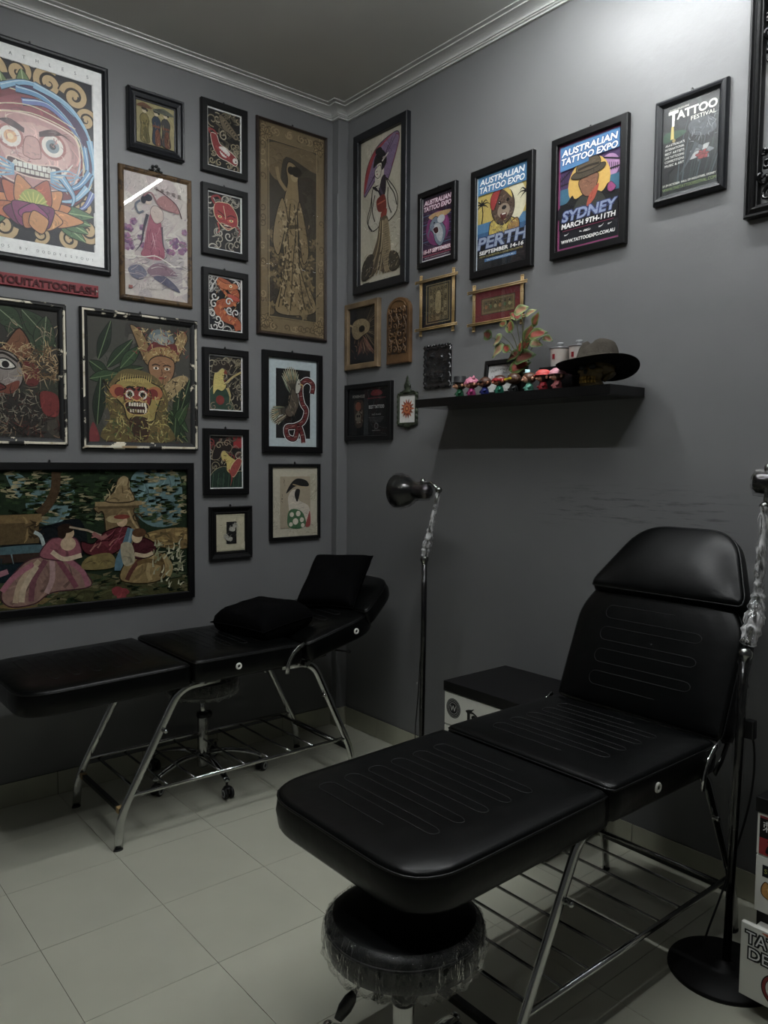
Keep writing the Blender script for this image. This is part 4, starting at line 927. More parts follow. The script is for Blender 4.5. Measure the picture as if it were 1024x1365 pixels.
def art_perth(c):
    c.r(0, 0, 1, 1, '#2a5f8c'); c.s_([(.0, .8), (1, .8), (1, .46), (.0, .46)], '#c2a83c'); c.r(0, .40, 1, .50, '#3f7ba8'); c.e(.62, .64, .34, None, '#d8d0a8')
    for x, s in ((.1, 1), (.96, -1)):
        c.l([(x, .5), (x + .02, .6), (x, .7)], .02, '#161616')
        for a in range(8): c.l([(x, .70), (x + .10 * cos(a * .8), .71 + .045 * sin(a * .8)), (x + .17 * cos(a * .8), .68 + .05 * sin(a * .8))], .028, '#16171a', taper=True)
    c.so([(.26, .44), (.32, .5), (.5, .50), (.7, .48), (.82, .40), (.78, .32), (.3, .32)], '#c9ae2c', '#231c0a', .014); c.strokes(10, .35, .34, .7, .46, .14, .012, ['#8d741c', '#e3cd55'], .8)
    c.so([(.30, .62), (.34, .74), (.5, .80), (.66, .76), (.74, .64), (.72, .52), (.6, .44), (.46, .44), (.34, .52)], '#5b4638', '#1c1410', .014); c.strokes(50, .34, .5, .7, .72, .07, .012, ['#7c6350', '#392a20', '#8e7660'])
    c.so([(.28, .66), (.30, .76), (.42, .82), (.48, .80), (.42, .70), (.34, .60)], '#a32a26', '#2c0e0c', .01); c.s_([(.48, .81), (.64, .78), (.70, .68), (.58, .76)], '#d1b23a')
    c.e(.54, .57, .12, .075, '#99846c'); c.e(.55, .60, .045, .022, '#14100e'); c.e(.46, .66, .026, None, '#0e0b0a'); c.e(.62, .67, .026, None, '#0e0b0a'); c.e(.455, .664, .007, None, '#fff'); c.s_([(.48, .54), (.6, .54), (.57, .48), (.51, .48)], '#5c1f1c'); c.r(.51, .53, .58, .543, '#e8e2d4')
    c.so([(.62, .40), (.80, .46), (.84, .36), (.7, .32)], '#a2762f', '#1c1410', .01)
    c.strokes(60, .3, .32, .8, .48, .08, .01, ['#e3cd55', '#8d741c', '#3b4a5c']); c.r(0, .0, 1, .34, '#14161a'); c.t('PERTH', .5, .225, .125, '#8f9db6', wd=.94, shear=.2, oc='#2c3a68', ow=.012, bold=.03); c.r(.04, .275, .96, .279, '#46557f')
    c.t('SEPTEMBER 14-16', .5, .165, .042, '#ecebe6', wd=.86, shear=.12, bold=.03); c.t('PERTH CONVENTION & EXHIBITION CENTRE', .5, .135, .018, '#b9a94a', wd=.84); c.r(.18, .085, .80, .118, '#3a6ea0'); c.t('TATTOOEXPO.COM.AU', .49, .093, .017, '#dfe6ea', wd=.54)
    c.r(0, .80, 1, 1, '#3f86b8'); c.s_([(.3, .80), (.5, .86), (.66, .8)], '#3f86b8'); expo_title(c, .815, .066, None, '#eef2f2', '#2a5c8c'); c.r(0, 0, .03, 1, '#b9c4c9')
def art_sydney(c):
    c.r(0, 0, 1, 1, '#8a2c64'); c.r(.04, .03, .96, .97, '#14141c')
    c.r(.04, .5, .96, .8, '#4a3160'); c.e(.8, .66, .16, None, '#b27fb0')
    for k in range(12): c.l([(.04 + .03 * k, .60 + .006 * k), (.04 + .03 * k, .70 + .008 * k)], .008, '#17141c', straight=True); c.l([(.60 + .03 * k, .74 - .006 * k), (.60 + .03 * k, .62)], .008, '#17141c', straight=True)
    c.l([(.04, .66), (.3, .76), (.6, .77), (.96, .70)], .02, '#1d1924'); c.l([(.04, .62), (.96, .64)], .02, '#1d1924'); c.r(.04, .44, .96, .58, '#2f6d88')
    c.e(.5, .58, .33, None, '#d8a92c')
    c.s_([(.16, .45), (.24, .50), (.3, .46), (.5, .5), (.7, .46), (.8, .52), (.86, .46), (.96, .40), (.96, .3), (.04, .3), (.04, .42)], '#121216')
    c.so([(.30, .42), (.42, .48), (.62, .48), (.74, .42), (.74, .34), (.3, .34)], '#3b3c34', '#101010', .01); c.so([(.36, .62), (.38, .52), (.46, .455), (.56, .46), (.63, .54), (.63, .64)], '#8a5a3e', '#20130d', .01); c.s_([(.48, .36), (.52, .46), (.66, .54), (.60, .42)], '#b5482a')
    c.so([(.22, .66), (.30, .70), (.52, .71), (.74, .71), (.72, .66), (.5, .635), (.34, .63)], '#4c4130', '#14100b', .01); c.so([(.32, .69), (.35, .78), (.5, .80), (.64, .79), (.66, .70)], '#5b4d38', '#14100b', .01)
    c.l([(.33, .712), (.50, .725), (.66, .718)], .03, '#2e2518')
    c.so([(.80, .50), (.84, .52), (.88, .50), (.92, .46), (.86, .43), (.80, .45)], '#a03a78', '#3a1430', .006); c.r(.04, .2, .96, .34, '#121216')
    c.t('SYDNEY', .5, .27, .10, '#8d9cc0', wd=.84, shear=.2, oc='#2d3a70', ow=.010, bold=.03); c.r(.1, .315, .9, .319, '#41508a'); c.t('MARCH 9TH-11TH', .5, .205, .05, '#f2f0ea', wd=.84, shear=.12, bold=.03)
    c.r(.1, .185, .9, .190, '#8a2c50'); c.strokes(8, .1, .14, .85, .155, .08, .02, ['#c9c7c4'], 0, .1); c.t('WWW.TATTOOEXPO.COM.AU', .5, .07, .032, '#f2f0ea', wd=.84, shear=.1, bold=.03)
    c.p([(.04, .80), (.96, .80), (.96, .97), (.04, .97)], '#3f7fb5'); c.p([(.04, .80), (.5, .80), (.5, .765), (.04, .745)], '#3f7fb5'); expo_title(c, .80, .062, None, '#f2f4f4', '#2c4f88')
def art_fest(c):
    c.r(0, 0, 1, 1, '#1b211e'); c.blobs(40, 0, 0, 1, 1, .05, .16, ['#1f2a22', '#232a2c', '#16191a', '#2b3330'])
    for k in range(16): c.l([(.3 + .04 * k, .1), (.35 + .05 * k, .5), (.5 + .04 * k, .9)], .03, c.rd.choice(['#2d3838', '#39464a', '#20282a']), taper=True)
    c.so([(.46, .72), (.6, .78), (.85, .74), (.95, .6), (.8, .55), (.6, .58), (.5, .62)], '#42484c', '#14181a', .01); c.strokes(50, .5, .52, .95, .76, .1, .012, ['#5d666a', '#2a3032', '#7a8284'])
    for k in range(7): c.leaf(.70, .40, .70 + .22 * cos(k * .9), .38 + .1 * sin(k * .9), .05, ['#6f7678', '#a2a3a0', '#50585a'][k % 3], None, '#1b1f20')
    for k in range(6): c.leaf(.66 + .03 * k, .34, .72 + .12 * cos(k), .36 + .05 * sin(k), .035, '#8e2c2c', None, '#2c0e0e')
    c.l([(.62, .5), (.5, .35), (.34, .2)], .08, '#3f464a', taper=True); c.s_([(.06, .70), (.3, .70), (.44, .66), (.3, .62), (.06, .6)], '#234a30')
    c.t('TATTOO', .55, .82, .095, '#e8e6d4', wd=.80, bold=.03); c.t('T', .2, .76, .17, '#e8e6d4', wd=.17, bold=.03); c.t('FESTIVAL', .72, .76, .045, '#e3e1cf', wd=.42); c.t('SYDNEY MELBOURNE', .3, .93, .02, '#c9c7b8', wd=.34); c.p([(.16, .62), (.22, .62), (.21, .76), (.17, .76)], '#c9b040')
    for i, s in enumerate(['AU-STRALIA\'S', 'INTERNATIONAL', 'BEST ARTISTS', 'LIVE TATTOOING', 'COMPETITIONS', 'MUSIC & ART']): c.t(s, .24, .55 - .045 * i, .026, '#e0dfd4', wd=.34)
    c.e(.22, .60, .03, None, '#8c7c38'); c.t('27-29 OCTOBER  HALL OF INDUSTRIES, SYDNEY', .5, .105, .026, '#ebe9dc', wd=.92); c.t('WWW.THETATTOOFESTIVAL.COM', .5, .055, .034, '#7f9a4c', wd=.92)
def art_cert(c):
    c.r(0, 0, 1, 1, '#101214'); c.t('POWERHOUSE', .25, .80, .06, '#a9a69a', wd=.3); c.so([(.15, .74), (.36, .74), (.38, .5), (.34, .2), (.18, .2), (.14, .5)], '#3e332a', '#12100e', .012); c.strokes(40, .16, .22, .36, .72, .08, .012, ['#8a7c66', '#6b3a2c', '#a39c88', '#27201a'])
    c.e(.25, .62, .07, None, '#7d4630'); c.e(.25, .4, .07, None, '#6d6656'); c.e(.23, .42, .02, None, '#111'); c.e(.28, .42, .02, None, '#111')
    c.s_([(.56, .86), (.62, .93), (.76, .93), (.84, .86), (.76, .82), (.62, .82)], '#6d1420'); c.t('MALAYSIA TATTOO EXPO', .70, .76, .022, '#a03040', wd=.42); c.t('BEST TATTOO', .70, .56, .065, '#c9c9c6', wd=.36, oc='#3b3b3b', ow=.006); c.t('2ND PLACE', .70, .42, .03, '#9a9a96', wd=.22)
    for i in range(4): c.t('neo traditional colour', .70, .37 - .03 * i, .016, '#77777a', wd=.38 - .05 * i)
    c.e(.70, .2, .05, None, '#5a5a5a'); c.e(.70, .2, .035, None, '#222'); c.t('SIGNED', .70, .1, .02, '#8a8a88', wd=.2)
def art_bone(c):
    c.r(0, 0, 1, 1, '#15161a'); 
    for k in range(22): c.l([(.5, .60), (.8 + .02 * (k % 5), .95 - .035 * k), (.98, .98 - .04 * k)], .016, c.rd.choice(['#6d5a44', '#8e7a5c', '#4a3a2c']), taper=True)
    c.so([(.08, .66), (.2, .78), (.5, .80), (.74, .70), (.72, .56), (.5, .50), (.3, .44), (.14, .5)], '#8d7a55', '#2a2014', .014); c.e(.46, .62, .11, .06, '#14110d'); c.l([(.02, .72), (.14, .68)], .04, '#a08c62', straight=True); c.strokes(26, .1, .5, .7, .78, .1, .014, ['#b39c6c', '#5b4a2e'])
    for k in range(14): c.leaf(.5, .5, .3 + .05 * k, .14 + .02 * (k % 4), .03, c.rd.choice(['#6b4238', '#8a5c4a', '#4a3330', '#9c7a5c']), None, '#1c1410')
    c.strokes(24, .15, .1, .8, .4, .14, .014, ['#7c4a3e', '#3c2822', '#a07a5a'], 1.9)
def art_batik(c):
    c.r(0, 0, 1, 1, '#14161a'); c.r(.14, .08, .90, .93, '#7a6c46'); c.r(.17, .10, .87, .91, '#1c1d1c'); c.r(.22, .13, .84, .89, '#6a5c3a')
    for i in range(5):
        for j in range(9): c.sw(.30 + .115 * i, .18 + .078 * j, .045, 1.2, .014, c.rd.choice(['#3a3120', '#8f7e54', '#2c2517']), i + j)
    c.so([(.46, .3), (.44, .6), (.5, .76), (.6, .76), (.64, .6), (.62, .3)], '#8d7c50', '#2c2517', .012); c.strokes(40, .25, .16, .8, .86, .08, .01, ['#a3925f', '#2c2517', '#3d4a34'])
def art_batikr(c):
    c.r(0, 0, 1, 1, '#6c1c20'); c.r(.14, .24, .86, .78, '#3d3420'); c.r(.155, .265, .845, .755, '#6f6039'); c.r(.19, .33, .81, .69, '#574a2a')
    for k in range(6): c.e(.25 + .1 * k, .48, .03, None, ['#8f5a2a', '#3f5c38', '#8d8152'][k % 3]); c.e(.25 + .1 * k, .60, .018, None, '#2c2517')
    c.strokes(60, .18, .3, .82, .72, .05, .008, ['#a3925f', '#2c2517', '#8b7a4c', '#4d6a3c'])
def art_sun(c):
    for r, cl in ((.40, '#b3401c'),):
        for k in range(14):
            a = k * 2 * pi / 14; c.leaf(.5, .5, .5 + .42 * cos(a), .5 + .42 * sin(a) * c.w / c.h, .06, ['#b0431d', '#7c2414'][k % 2], '#e0a04a')
    c.e(.5, .5, .2, None, '#c96a24'); c.e(.5, .5, .12, None, '#8c2a16'); c.e(.5, .5, .06, None, '#d89038')
def art_papers(c):
    c.strokes(70, .02, .05, .98, .95, .08, .012, ['#333', '#777', '#555']); c.e(.5, .5, .12, None, '#999')

PO = 'picture'
gL = None
framed('framed_print', 'large framed print of a fierce red round mask face over a lotus flower', PO, 'L', -1.985, -1.322, 2.362, 3.277, .030, art_daruma, 'slate', ROUND(.030), '#f2f2ee', pane='matteglass')
framed('framed_print', 'small square slate-framed print of three robed women walking', PO, 'L', -1.237, -.961, 2.952, 3.232, .045, art_three, 'slate', SCOOP(.045), '#9a8e5c')
t = framed('framed_painting', 'gilt-framed pale scroll painting of a woman in pink with a bow', PO, 'L', -1.280, -.919, 2.266, 2.878, .024, art_chinese, 'goldwood', ROUND(.024, .02), '#c6bcb2', hook=False)
bb = MB()
for a in range(5): bb.ball((.18 + .016 * cos(a * 1.26), -.008, .63 + .012 * sin(a * 1.26)), (.008, .004, .007), 0, 8, 6)
bb.ball((.155, -.008, .618), (.012, .004, .005), 0, 8, 6); bb.ball((.205, -.008, .618), (.012, .004, .005), 0, 8, 6)
bb.build('hanger', 'darkmetal', t)
for lab, z0, z1, bg, fn in [('black-framed print of a red and white carp, topmost of the narrow column', 2.943, 3.291, '#1a1816', f_koi), ('black-framed print of a red demon mask among grey swirls', 2.543, 2.888, '#1c1b1a', f_mask), ('black-framed print of an orange dragon fish in white waves', 2.144, 2.478, '#1b1b1d', f_orange), ('black-framed print of a yellow-faced woman in a green robe', 1.742, 2.086, '#24201b', f_lady1), ('black-framed print of a yellow-faced woman under a red corner patch', 1.346, 1.683, '#1c1816', f_lady2)]:
    framed('framed_print', lab, PO, 'L', -.868, -.612, z0, z1, .032, art_panel(bg, fn), bg='#e9e9e4')
framed('framed_print', 'small black-framed cream print of two hands on a black square', PO, 'L', -.837, -.593, 1.013, 1.285, .040, art_hands, 'blackwood', SCOOP(.040, .024), '#c2ba99', mat_w=.004, mat_mat='blackwood')
framed('framed_embroidery', 'tall brown-framed embroidered panel of a standing robed woman in olive thread', PO, 'L', -.556, -.110, 2.185, 3.294, .016, art_emb, 'brownwood', ROUND(.016, .022), '#7b6845')
framed('framed_print', 'black-framed print of an eagle fighting a red snake', PO, 'L', -.525, -.144, 1.566, 2.106, .034, art_eagle, bg='#b3c2c4')
framed('framed_print', 'small cream print of a black hair shape over green spotted cloth', PO, 'L', -.483, -.154, 1.090, 1.506, .018, art_ukiyo, bg='#bdb59c', prof=FLAT(.018, .02))
WP = lambda fw: [(0, .001), (0, .022), (.006, .027), (.014, .027), (.016, .022), (fw - .008, .018), (fw, .012), (fw, .005)]
WMI = lambda s: 1 if s in (2, 3) else 0
framed('framed_painting', 'chipped-frame painting of a grey masked face, cut off by the left edge', PO, 'L', -2.090, -1.529, 1.582, 2.203, .034, art_bali1, ['worn', 'wornedge'], WP(.034), '#35332c', mi_fn=WMI)
framed('framed_painting', 'chipped-frame painting of a yellow fanged mask below a crowned dancer', PO, 'L', -1.467, -.900, 1.571, 2.207, .034, art_bali2, ['worn', 'wornedge'], WP(.034), '#45433b', mi_fn=WMI)
framed('framed_tapestry', 'wide black-framed needlepoint of people resting in a garden by a fountain', PO, 'L', -2.29, -.925, .836, 1.508, .034, art_tapestry, bg='#22301f', glass=False, matn='stitchart', prof=FLAT(.034, .026))
# red letter sign
t = wall_thing('letter_sign', 'long dark red sign board with raised tattoo flash lettering', 'sign', 'L', -2.0, 2.256)
MB().box(0, .620, -.012, -.001, 0, .052, .002).build('sign_board', 'redsign', t)
c = Cv(.60, .04, '#7a1820'); c.v = []; c.f = []; c.c = []
c.t('DODDYESYOU!TATTOOFLASH', .5, .08, .80, '#4c0c12', wd=1.0, bold=.035)
o = c.build('raised_letters', t, .008, -.0150, .006)
me = o.data; sm = o.modifiers.new('th', 'SOLIDIFY'); sm.thickness = .003; sm.offset = 0
o['label'] = 'darker red raised capital letters'
MB().ball((.611, -.013, .026), (.004, .003, .004), 0, 10, 8).build('screw', 'white', t)

framed('framed_print', 'tall black-framed picture of a kimono woman under a purple parasol', PO, 'R', -.139, -.580, 2.434, 3.281, .044, art_geisha, 'slate', FLAT(.044, .03), '#b8b19a')
framed('framed_poster', 'small black-framed expo poster with a grey shark', PO, 'R', -.659, -.926, 2.481, 2.848, .028, art_shark, bg='#3b2340')
framed('framed_poster', 'black-framed blue and yellow expo poster with a furry animal', PO, 'R', -1.024, -1.390, 2.367, 2.853, .034, art_perth, bg='#2a5f8c')
framed('framed_poster', 'black-framed magenta-bordered expo poster with a hat on a yellow disc', PO, 'R', -1.488, -1.848, 2.367, 2.855, .030, art_sydney, bg='#8a2c64')
framed('framed_poster', 'slate-framed dark green tattoo festival poster at the far right of the posters', PO, 'R', -1.961, -2.236, 2.473, 2.847, .030, art_fest, 'slate', ROUND(.030, .028), '#1b211e', pane='matteglass')
framed('framed_picture', 'timber-framed picture of a bird skull with feathers on black', PO, 'R', -.061, -.357, 2.029, 2.392, .030, art_bone, 'palewood', FLAT(.030, .026), '#15161a', hook=False)
framed('framed_certificate', 'black-framed dark award certificate left of the small sun plaque', PO, 'R', -.060, -.464, 1.638, 1.948, .026, art_cert, bg='#101214', hook=False)

# carved timber plaque (arched top)
def plaque(b, w, h, d, arch, n=10):
    P = [(0, 0), (w, 0), (w, h - arch)] + [(w / 2 + w / 2 * cos(pi * k / n), h - arch + arch * sin(pi * k / n)) for k in range(1, n)] + [(0, h - arch)]
    m = len(P); vs = [(x, -.001, z) for x, z in P] + [(x, -d, z) for x, z in P] + [(w / 2 + (x - w / 2) * .94, -d - .003, h / 2 + (z - h / 2) * .97) for x, z in P]
    fs = [tuple(range(m))[::-1], tuple(range(2 * m, 3 * m))]
    for k in range(m):
        k2 = (k + 1) % m; fs += [(k, k2, m + k2, m + k), (m + k, m + k2, 2 * m + k2, 2 * m + k)]
    return b.add(vs, fs)
t = wall_thing('carved_plaque', 'arched timber plaque carved with interlaced scrolls', 'carving', 'R', -.423, 2.030)
plaque(MB(), .184, .338, .018, .07).build('board', 'carvewood', t)
b = MB(); R = random.Random(8)
b.box(.018, .166, -.0225, -.020, .05, .285)
o = b.build('recessed_ground', 'carvedark', t); o['label'] = 'dark ground behind the scrolls'  # thin slab in a darker brown than the board, under the scrolls
b = MB()
for i in range(4):
    for j in range(6):
        cx, cz = .036 + .037 * i, .07 + .040 * j; r = .017; a0 = R.uniform(0, 6); s = R.choice((-1, 1))
        b.tube([(cx + r * (1 - .75 * k / 9) * cos(a0 + s * k * .75), -.0235, cz + r * 1.1 * (1 - .75 * k / 9) * sin(a0 + s * k * .75)) for k in range(10)], .0042, .003, 6)
for k in range(3): b.tube([(.035 + .057 * k + .012 * sin(q * .9 + k), -.024, .05 + .235 * q / 12) for q in range(13)], .0045, .003, 6)
b.tube([(.092 + .06 * cos(q * pi / 10), -.0225, .287 + .035 * sin(q * pi / 10)) for q in range(11)], .004, .003, 6)
b.build('carved_scrolls', 'carvewood', t)

# bamboo framed batiks
def bamboo(label, y0, y1, z0, z1, draw, ext=.022):
    t = wall_thing('bamboo_frame', label, PO, 'R', y0, z0)
    w, h = abs(y1 - y0), z1 - z0; r = .0042
    MB().box(.006, w - .006, -.010, -.001, .006, h - .006).build('backing_board', 'blackwood', t)
    c = Cv(w - .024, h - .024, '#14161a'); draw(c); c.build('batik_print', t, .012, -.0115, .012)
    for x in (.005, .014, w - .014, w - .005):
        b = MB(); b.tube([(x, -.016, -ext), (x, -.016, h + ext)], r, seg=8)
        for z in (h * .3, h * .72): b.tube([(x, -.016, z - .002), (x, -.016, z), (x, -.016, z + .002)], r * 1.15, seg=8)
        b.ball((x, -.016, h + ext), r * 1.2, 0, 8, 6); b.ball((x, -.016, -ext), r * 1.2, 0, 8, 6)
        b.build('bamboo_cane', 'bamboo', t)
    for z in (.003, .011, h - .011, h - .003):
        b = MB(); b.tube([(-ext, -.024, z), (w + ext, -.024, z)], r * .8, seg=8); b.ball((-ext, -.024, z), r, 0, 8, 6); b.ball((w + ext, -.024, z), r, 0, 8, 6); b.build('bamboo_cane', 'bamboo', t)
    b = MB(); b.add([(.012, -.0145, .012), (w - .012, -.0145, .012), (w - .012, -.0145, h - .012), (.012, -.0145, h - .012)], [(0, 1, 2, 3)]); b.build('glass_pane', 'glass', t)
bamboo('upright bamboo-framed batik print on black ground', -.676, -.924, 2.172, 2.420, art_batik)
bamboo('wide bamboo-framed batik print on dark red ground', -1.042, -1.348, 2.150, 2.312, art_batikr)

# black carved relief panel
t = wall_thing('relief_carving', 'glossy black carved relief panel above the left end of the shelf', 'carving', 'R', -.708, 1.885)
w_, h_ = .190, .206
N = 44; b = MB(); R = random.Random(5); vs = []; fs = []
feats = [(R.uniform(.15, .85), R.uniform(.2, .8), R.uniform(.05, .12), R.uniform(0, 6)) for _ in range(18)]
for j in range(N + 1):
    for i in range(N + 1):
        u, v = i / N, j / N; e = min(u, 1 - u, v, 1 - v)
        d = .010 if e > .02 else .004
        if e < .09: d += .006 * (.5 + .5 * sin(u * 60) * sin(v * 60)) + .004
        else:
            for fx, fy, fr, fa in feats:
                q = sqrt((u - fx) ** 2 + (v - fy) ** 2)
                if q < fr: d += .010 * (1 - (q / fr) ** 2) * (.6 + .4 * sin(q * 120 + 3 * math.atan2(v - fy, u - fx) + fa))
            if .3 < u < .72 and .14 < v < .30: d += .006 if (int(v * 44) % 3) else .002
        vs.append((u * w_ + (.003 * sin(v * 30)), -d, v * h_ + .003 * sin(u * 24)))
for j in range(N):
    for i in range(N): a = j * (N + 1) + i; fs.append((a, a + 1, a + N + 2, a + N + 1))
b.add(vs, fs, 0, True); b.box(.003, w_ - .003, -.004, -.001, .003, h_ - .003); b.build('relief', 'relief', t)
b = MB()
for k in range(9): b.ball((.012 + k * .0208, -.012, h_ + .001), (.010, .008, .007), 0, 8, 6)
b.build('crest_row', 'relief', t)

# small sun plaque in carved frame
t = wall_thing('sun_plaque', 'small white tile with an orange sun in a dark green carved frame', 'plaque', 'R', -.510, 1.712)
w_, h_ = .146, .165
sweep_rect(w_, h_, FLAT(.012, .016)).build('frame', 'verdigris', t)
MB().box(.010, w_ - .010, -.0065, -.001, .010, h_ - .010).build('backing_board', 'white', t)
c = Cv(w_ - .024, h_ - .024, '#dcdad4'); art_sun(c); c.build('sun_picture', t, .012, -.0075, .012)
b = MB(); b.lathe([(.030, 0), (.034, .008), (.018, .018), (.024, .03), (.026, .042), (.016, .058), (.010, .064), (.012, .074), (.005, .088), (0, .095)], 12, M=Matrix.Translation((w_ / 2, -.010, h_ - .004)) @ Matrix.Scale(.35, 4, (0, 1, 0)))
for s in (-1, 1):
    b.ball((w_ / 2 + s * .03, -.01, h_ + .006), (.012, .006, .008), 0, 8, 6); b.ball((w_ / 2 + s * .05, -.01, h_ + .003), (.010, .006, .006), 0, 8, 6)
    for k in range(6): b.ball((w_ / 2 + s * w_ / 2, -.010, .014 + .027 * k), (.007, .008, .011), 0, 8, 6)
b.build('carved_crest', 'verdigris', t)
b = MB(); b.ball((w_ / 2, -.010, -.004), (.03, .008, .016), 0, 10, 8); b.ball((w_ / 2 - .04, -.01, .0), (.025, .007, .009), 0, 10, 6); b.ball((w_ / 2 + .04, -.01, .0), (.025, .007, .009), 0, 10, 6); b.build('carved_skirt', 'verdigris', t)

# ornate black frame at the right edge
t = wall_thing('ornate_frame', 'tall ornate black frame with carved scrolls at the right edge', 'frame', 'R', -2.311, 2.346)
W2, H2 = .62, .86
sweep_rect(W2, H2, [(0, .001), (0, .030), (.004, .036), (.010, .036), (.013, .028), (.019, .030), (.026, .036), (.032, .030), (.036, .022), (.040, .022), (.044, .010), (.044, .001)]).build('frame', 'blackwood', t)
def scr(b, cx, cz, r, a0, s, n=14, th=.0065): b.tube([(cx + r * (1 - .8 * k / n) * cos(a0 + s * k * .55), -.016 - .006 * sin(k), cz + r * (1 - .8 * k / n) * sin(a0 + s * k * .55)) for k in range(n + 1)], th, th * 1.1, 7, rf=lambda q: 1 - .4 * q)
for cxs in (0, 1):
    for czs in (0, 1):
        b = MB()
        for (dx, dz, r, a) in [(.075, .070, .028, 0), (.060, .125, .022, 2), (.070, .170, .016, 4), (.120, .065, .024, 3), (.165, .060, .018, 1), (.100, .110, .020, 5), (.058, .205, .012, 0), (.2, .056, .012, 2)]:
            scr(b, dx if not cxs else W2 - dx, dz if not czs else H2 - dz, r, a, -1 if cxs else 1)
        b.build('corner_scrollwork', 'blackgloss', t)
for cxs in (0, 1):
    b = MB()
    for k, (dz, r) in enumerate([(.0, .026), (.05, .022), (-.05, .022), (.095, .016), (-.095, .016), (.135, .012), (-.135, .012)]):
        scr(b, .066 if not cxs else W2 - .066, H2 * .74 + dz, r, k, -1 if cxs else 1); scr(b, .085 if not cxs else W2 - .085, H2 * .74 + dz * .8, r * .7, k + 2, 1 if cxs else -1)
    b.build('side_scrollwork', 'blackgloss', t)

# ================================================================ TREATMENT BEDS
def rounded_poly(P, rads, n=6):
    out = []; m = len(P)
    for i in range(m):
        p = Vector(P[i] + (0,)); a = Vector(P[i - 1] + (0,)) - p; b = Vector(P[(i + 1) % m] + (0,)) - p
        r = min(rads[i], a.length * .45, b.length * .45); p0 = p + a.normalized() * r; p2 = p + b.normalized() * r
        for k in range(n + 1):
            t = k / n; out.append(p0 * (1 - t) ** 2 + p * 2 * t * (1 - t) + p2 * t * t)
    return out
def resample(P, n):
    L = [0]; m = len(P)
    for i in range(m): L.append(L[-1] + (P[(i + 1) % m] - P[i]).length)
    out = []; j = 0
    for k in range(n):
        s = L[-1] * k / n
        while L[j + 1] < s: j += 1
        t = (s - L[j]) / max(1e-9, L[j + 1] - L[j]); out.append(P[j] * (1 - t) + P[(j + 1) % m] * t)
    return out
def crown_fn(P, crown, kk=.030, sc=.055):
    E_ = []
    m = len(P)
    for i in range(m):
        a = P[i]; b = P[(i + 1) % m]; L = sqrt((b[0] - a[0]) ** 2 + (b[1] - a[1]) ** 2); E_.append((a[0], a[1], -(b[1] - a[1]) / L, (b[0] - a[0]) / L))
    def f(x, y):
        d = -kk * math.log(sum(math.exp(-min(20, max(-3, ((x - e[0]) * e[2] + (y - e[1]) * e[3] - .014) / kk))) for e in E_))
        return crown * (1 - math.exp(-max(0, d) / sc)) * 1.1
    return f
def cushion(P, rads, th, parent, name, crown=.010, belly=.0, Mx=None, label=None, edge=.016, wr=0.0):
    """P: outline (x,y) CCW; top surface at z=0, bottom at -th"""
    O = resample(rounded_poly(P, rads), 96); n = len(O)
    cx = sum(p.x for p in O) / n; cy = sum(p.y for p in O) / n; C = Vector((cx, cy, 0))
    def off(p_i, d):
        t = (O[(p_i + 1) % n] - O[p_i - 1]).normalized(); return O[p_i] + Vector((-t.y, t.x, 0)) * d
    rings = [(.03, -th), (.006, -th + .003), (0.0, -th + .012), (-.003 - belly, -th * .5), (0.0, -edge), (.002, -edge * .55), (.006, -edge * .25), (.014, -edge * .02)]
    vs = []
    for d, z in rings: vs += [off(i, d) + Vector((0, 0, z)) for i in range(n)]
    base = [off(i, .014) for i in range(n)]
    crownf = crown_fn(P, crown)
    K = 10
    for k in range(1, K):
        q = k / K
        for i in range(n):
            p = base[i] * (1 - q) + C * q
            vs.append(p + Vector((0, 0, crownf(p.x, p.y))))
    fs = []
    NR = len(rings) + K - 1
    for r in range(NR - 1):
        for i in range(n):
            i2 = (i + 1) % n; fs.append((r * n + i, r * n + i2, (r + 1) * n + i2, (r + 1) * n + i))
    vs.append(C + Vector((0, 0, crownf(C.x, C.y)))); cidx = len(vs) - 1
    for i in range(n): fs.append(((NR - 1) * n + i, (NR - 1) * n + (i + 1) % n, cidx))
    fs.append(tuple(range(n))[::-1])
    b = MB(); b.add(vs, fs, 0, True, Mx); o = b.build(name, 'leather', parent)
    if label: o['label'] = label
    MB().tube([off(i, .0005) + Vector((0, 0, -edge * .8)) for i in range(n)], .0030, seg=6, closed=True, M=Mx).build('piping', 'piping', o)
    return o
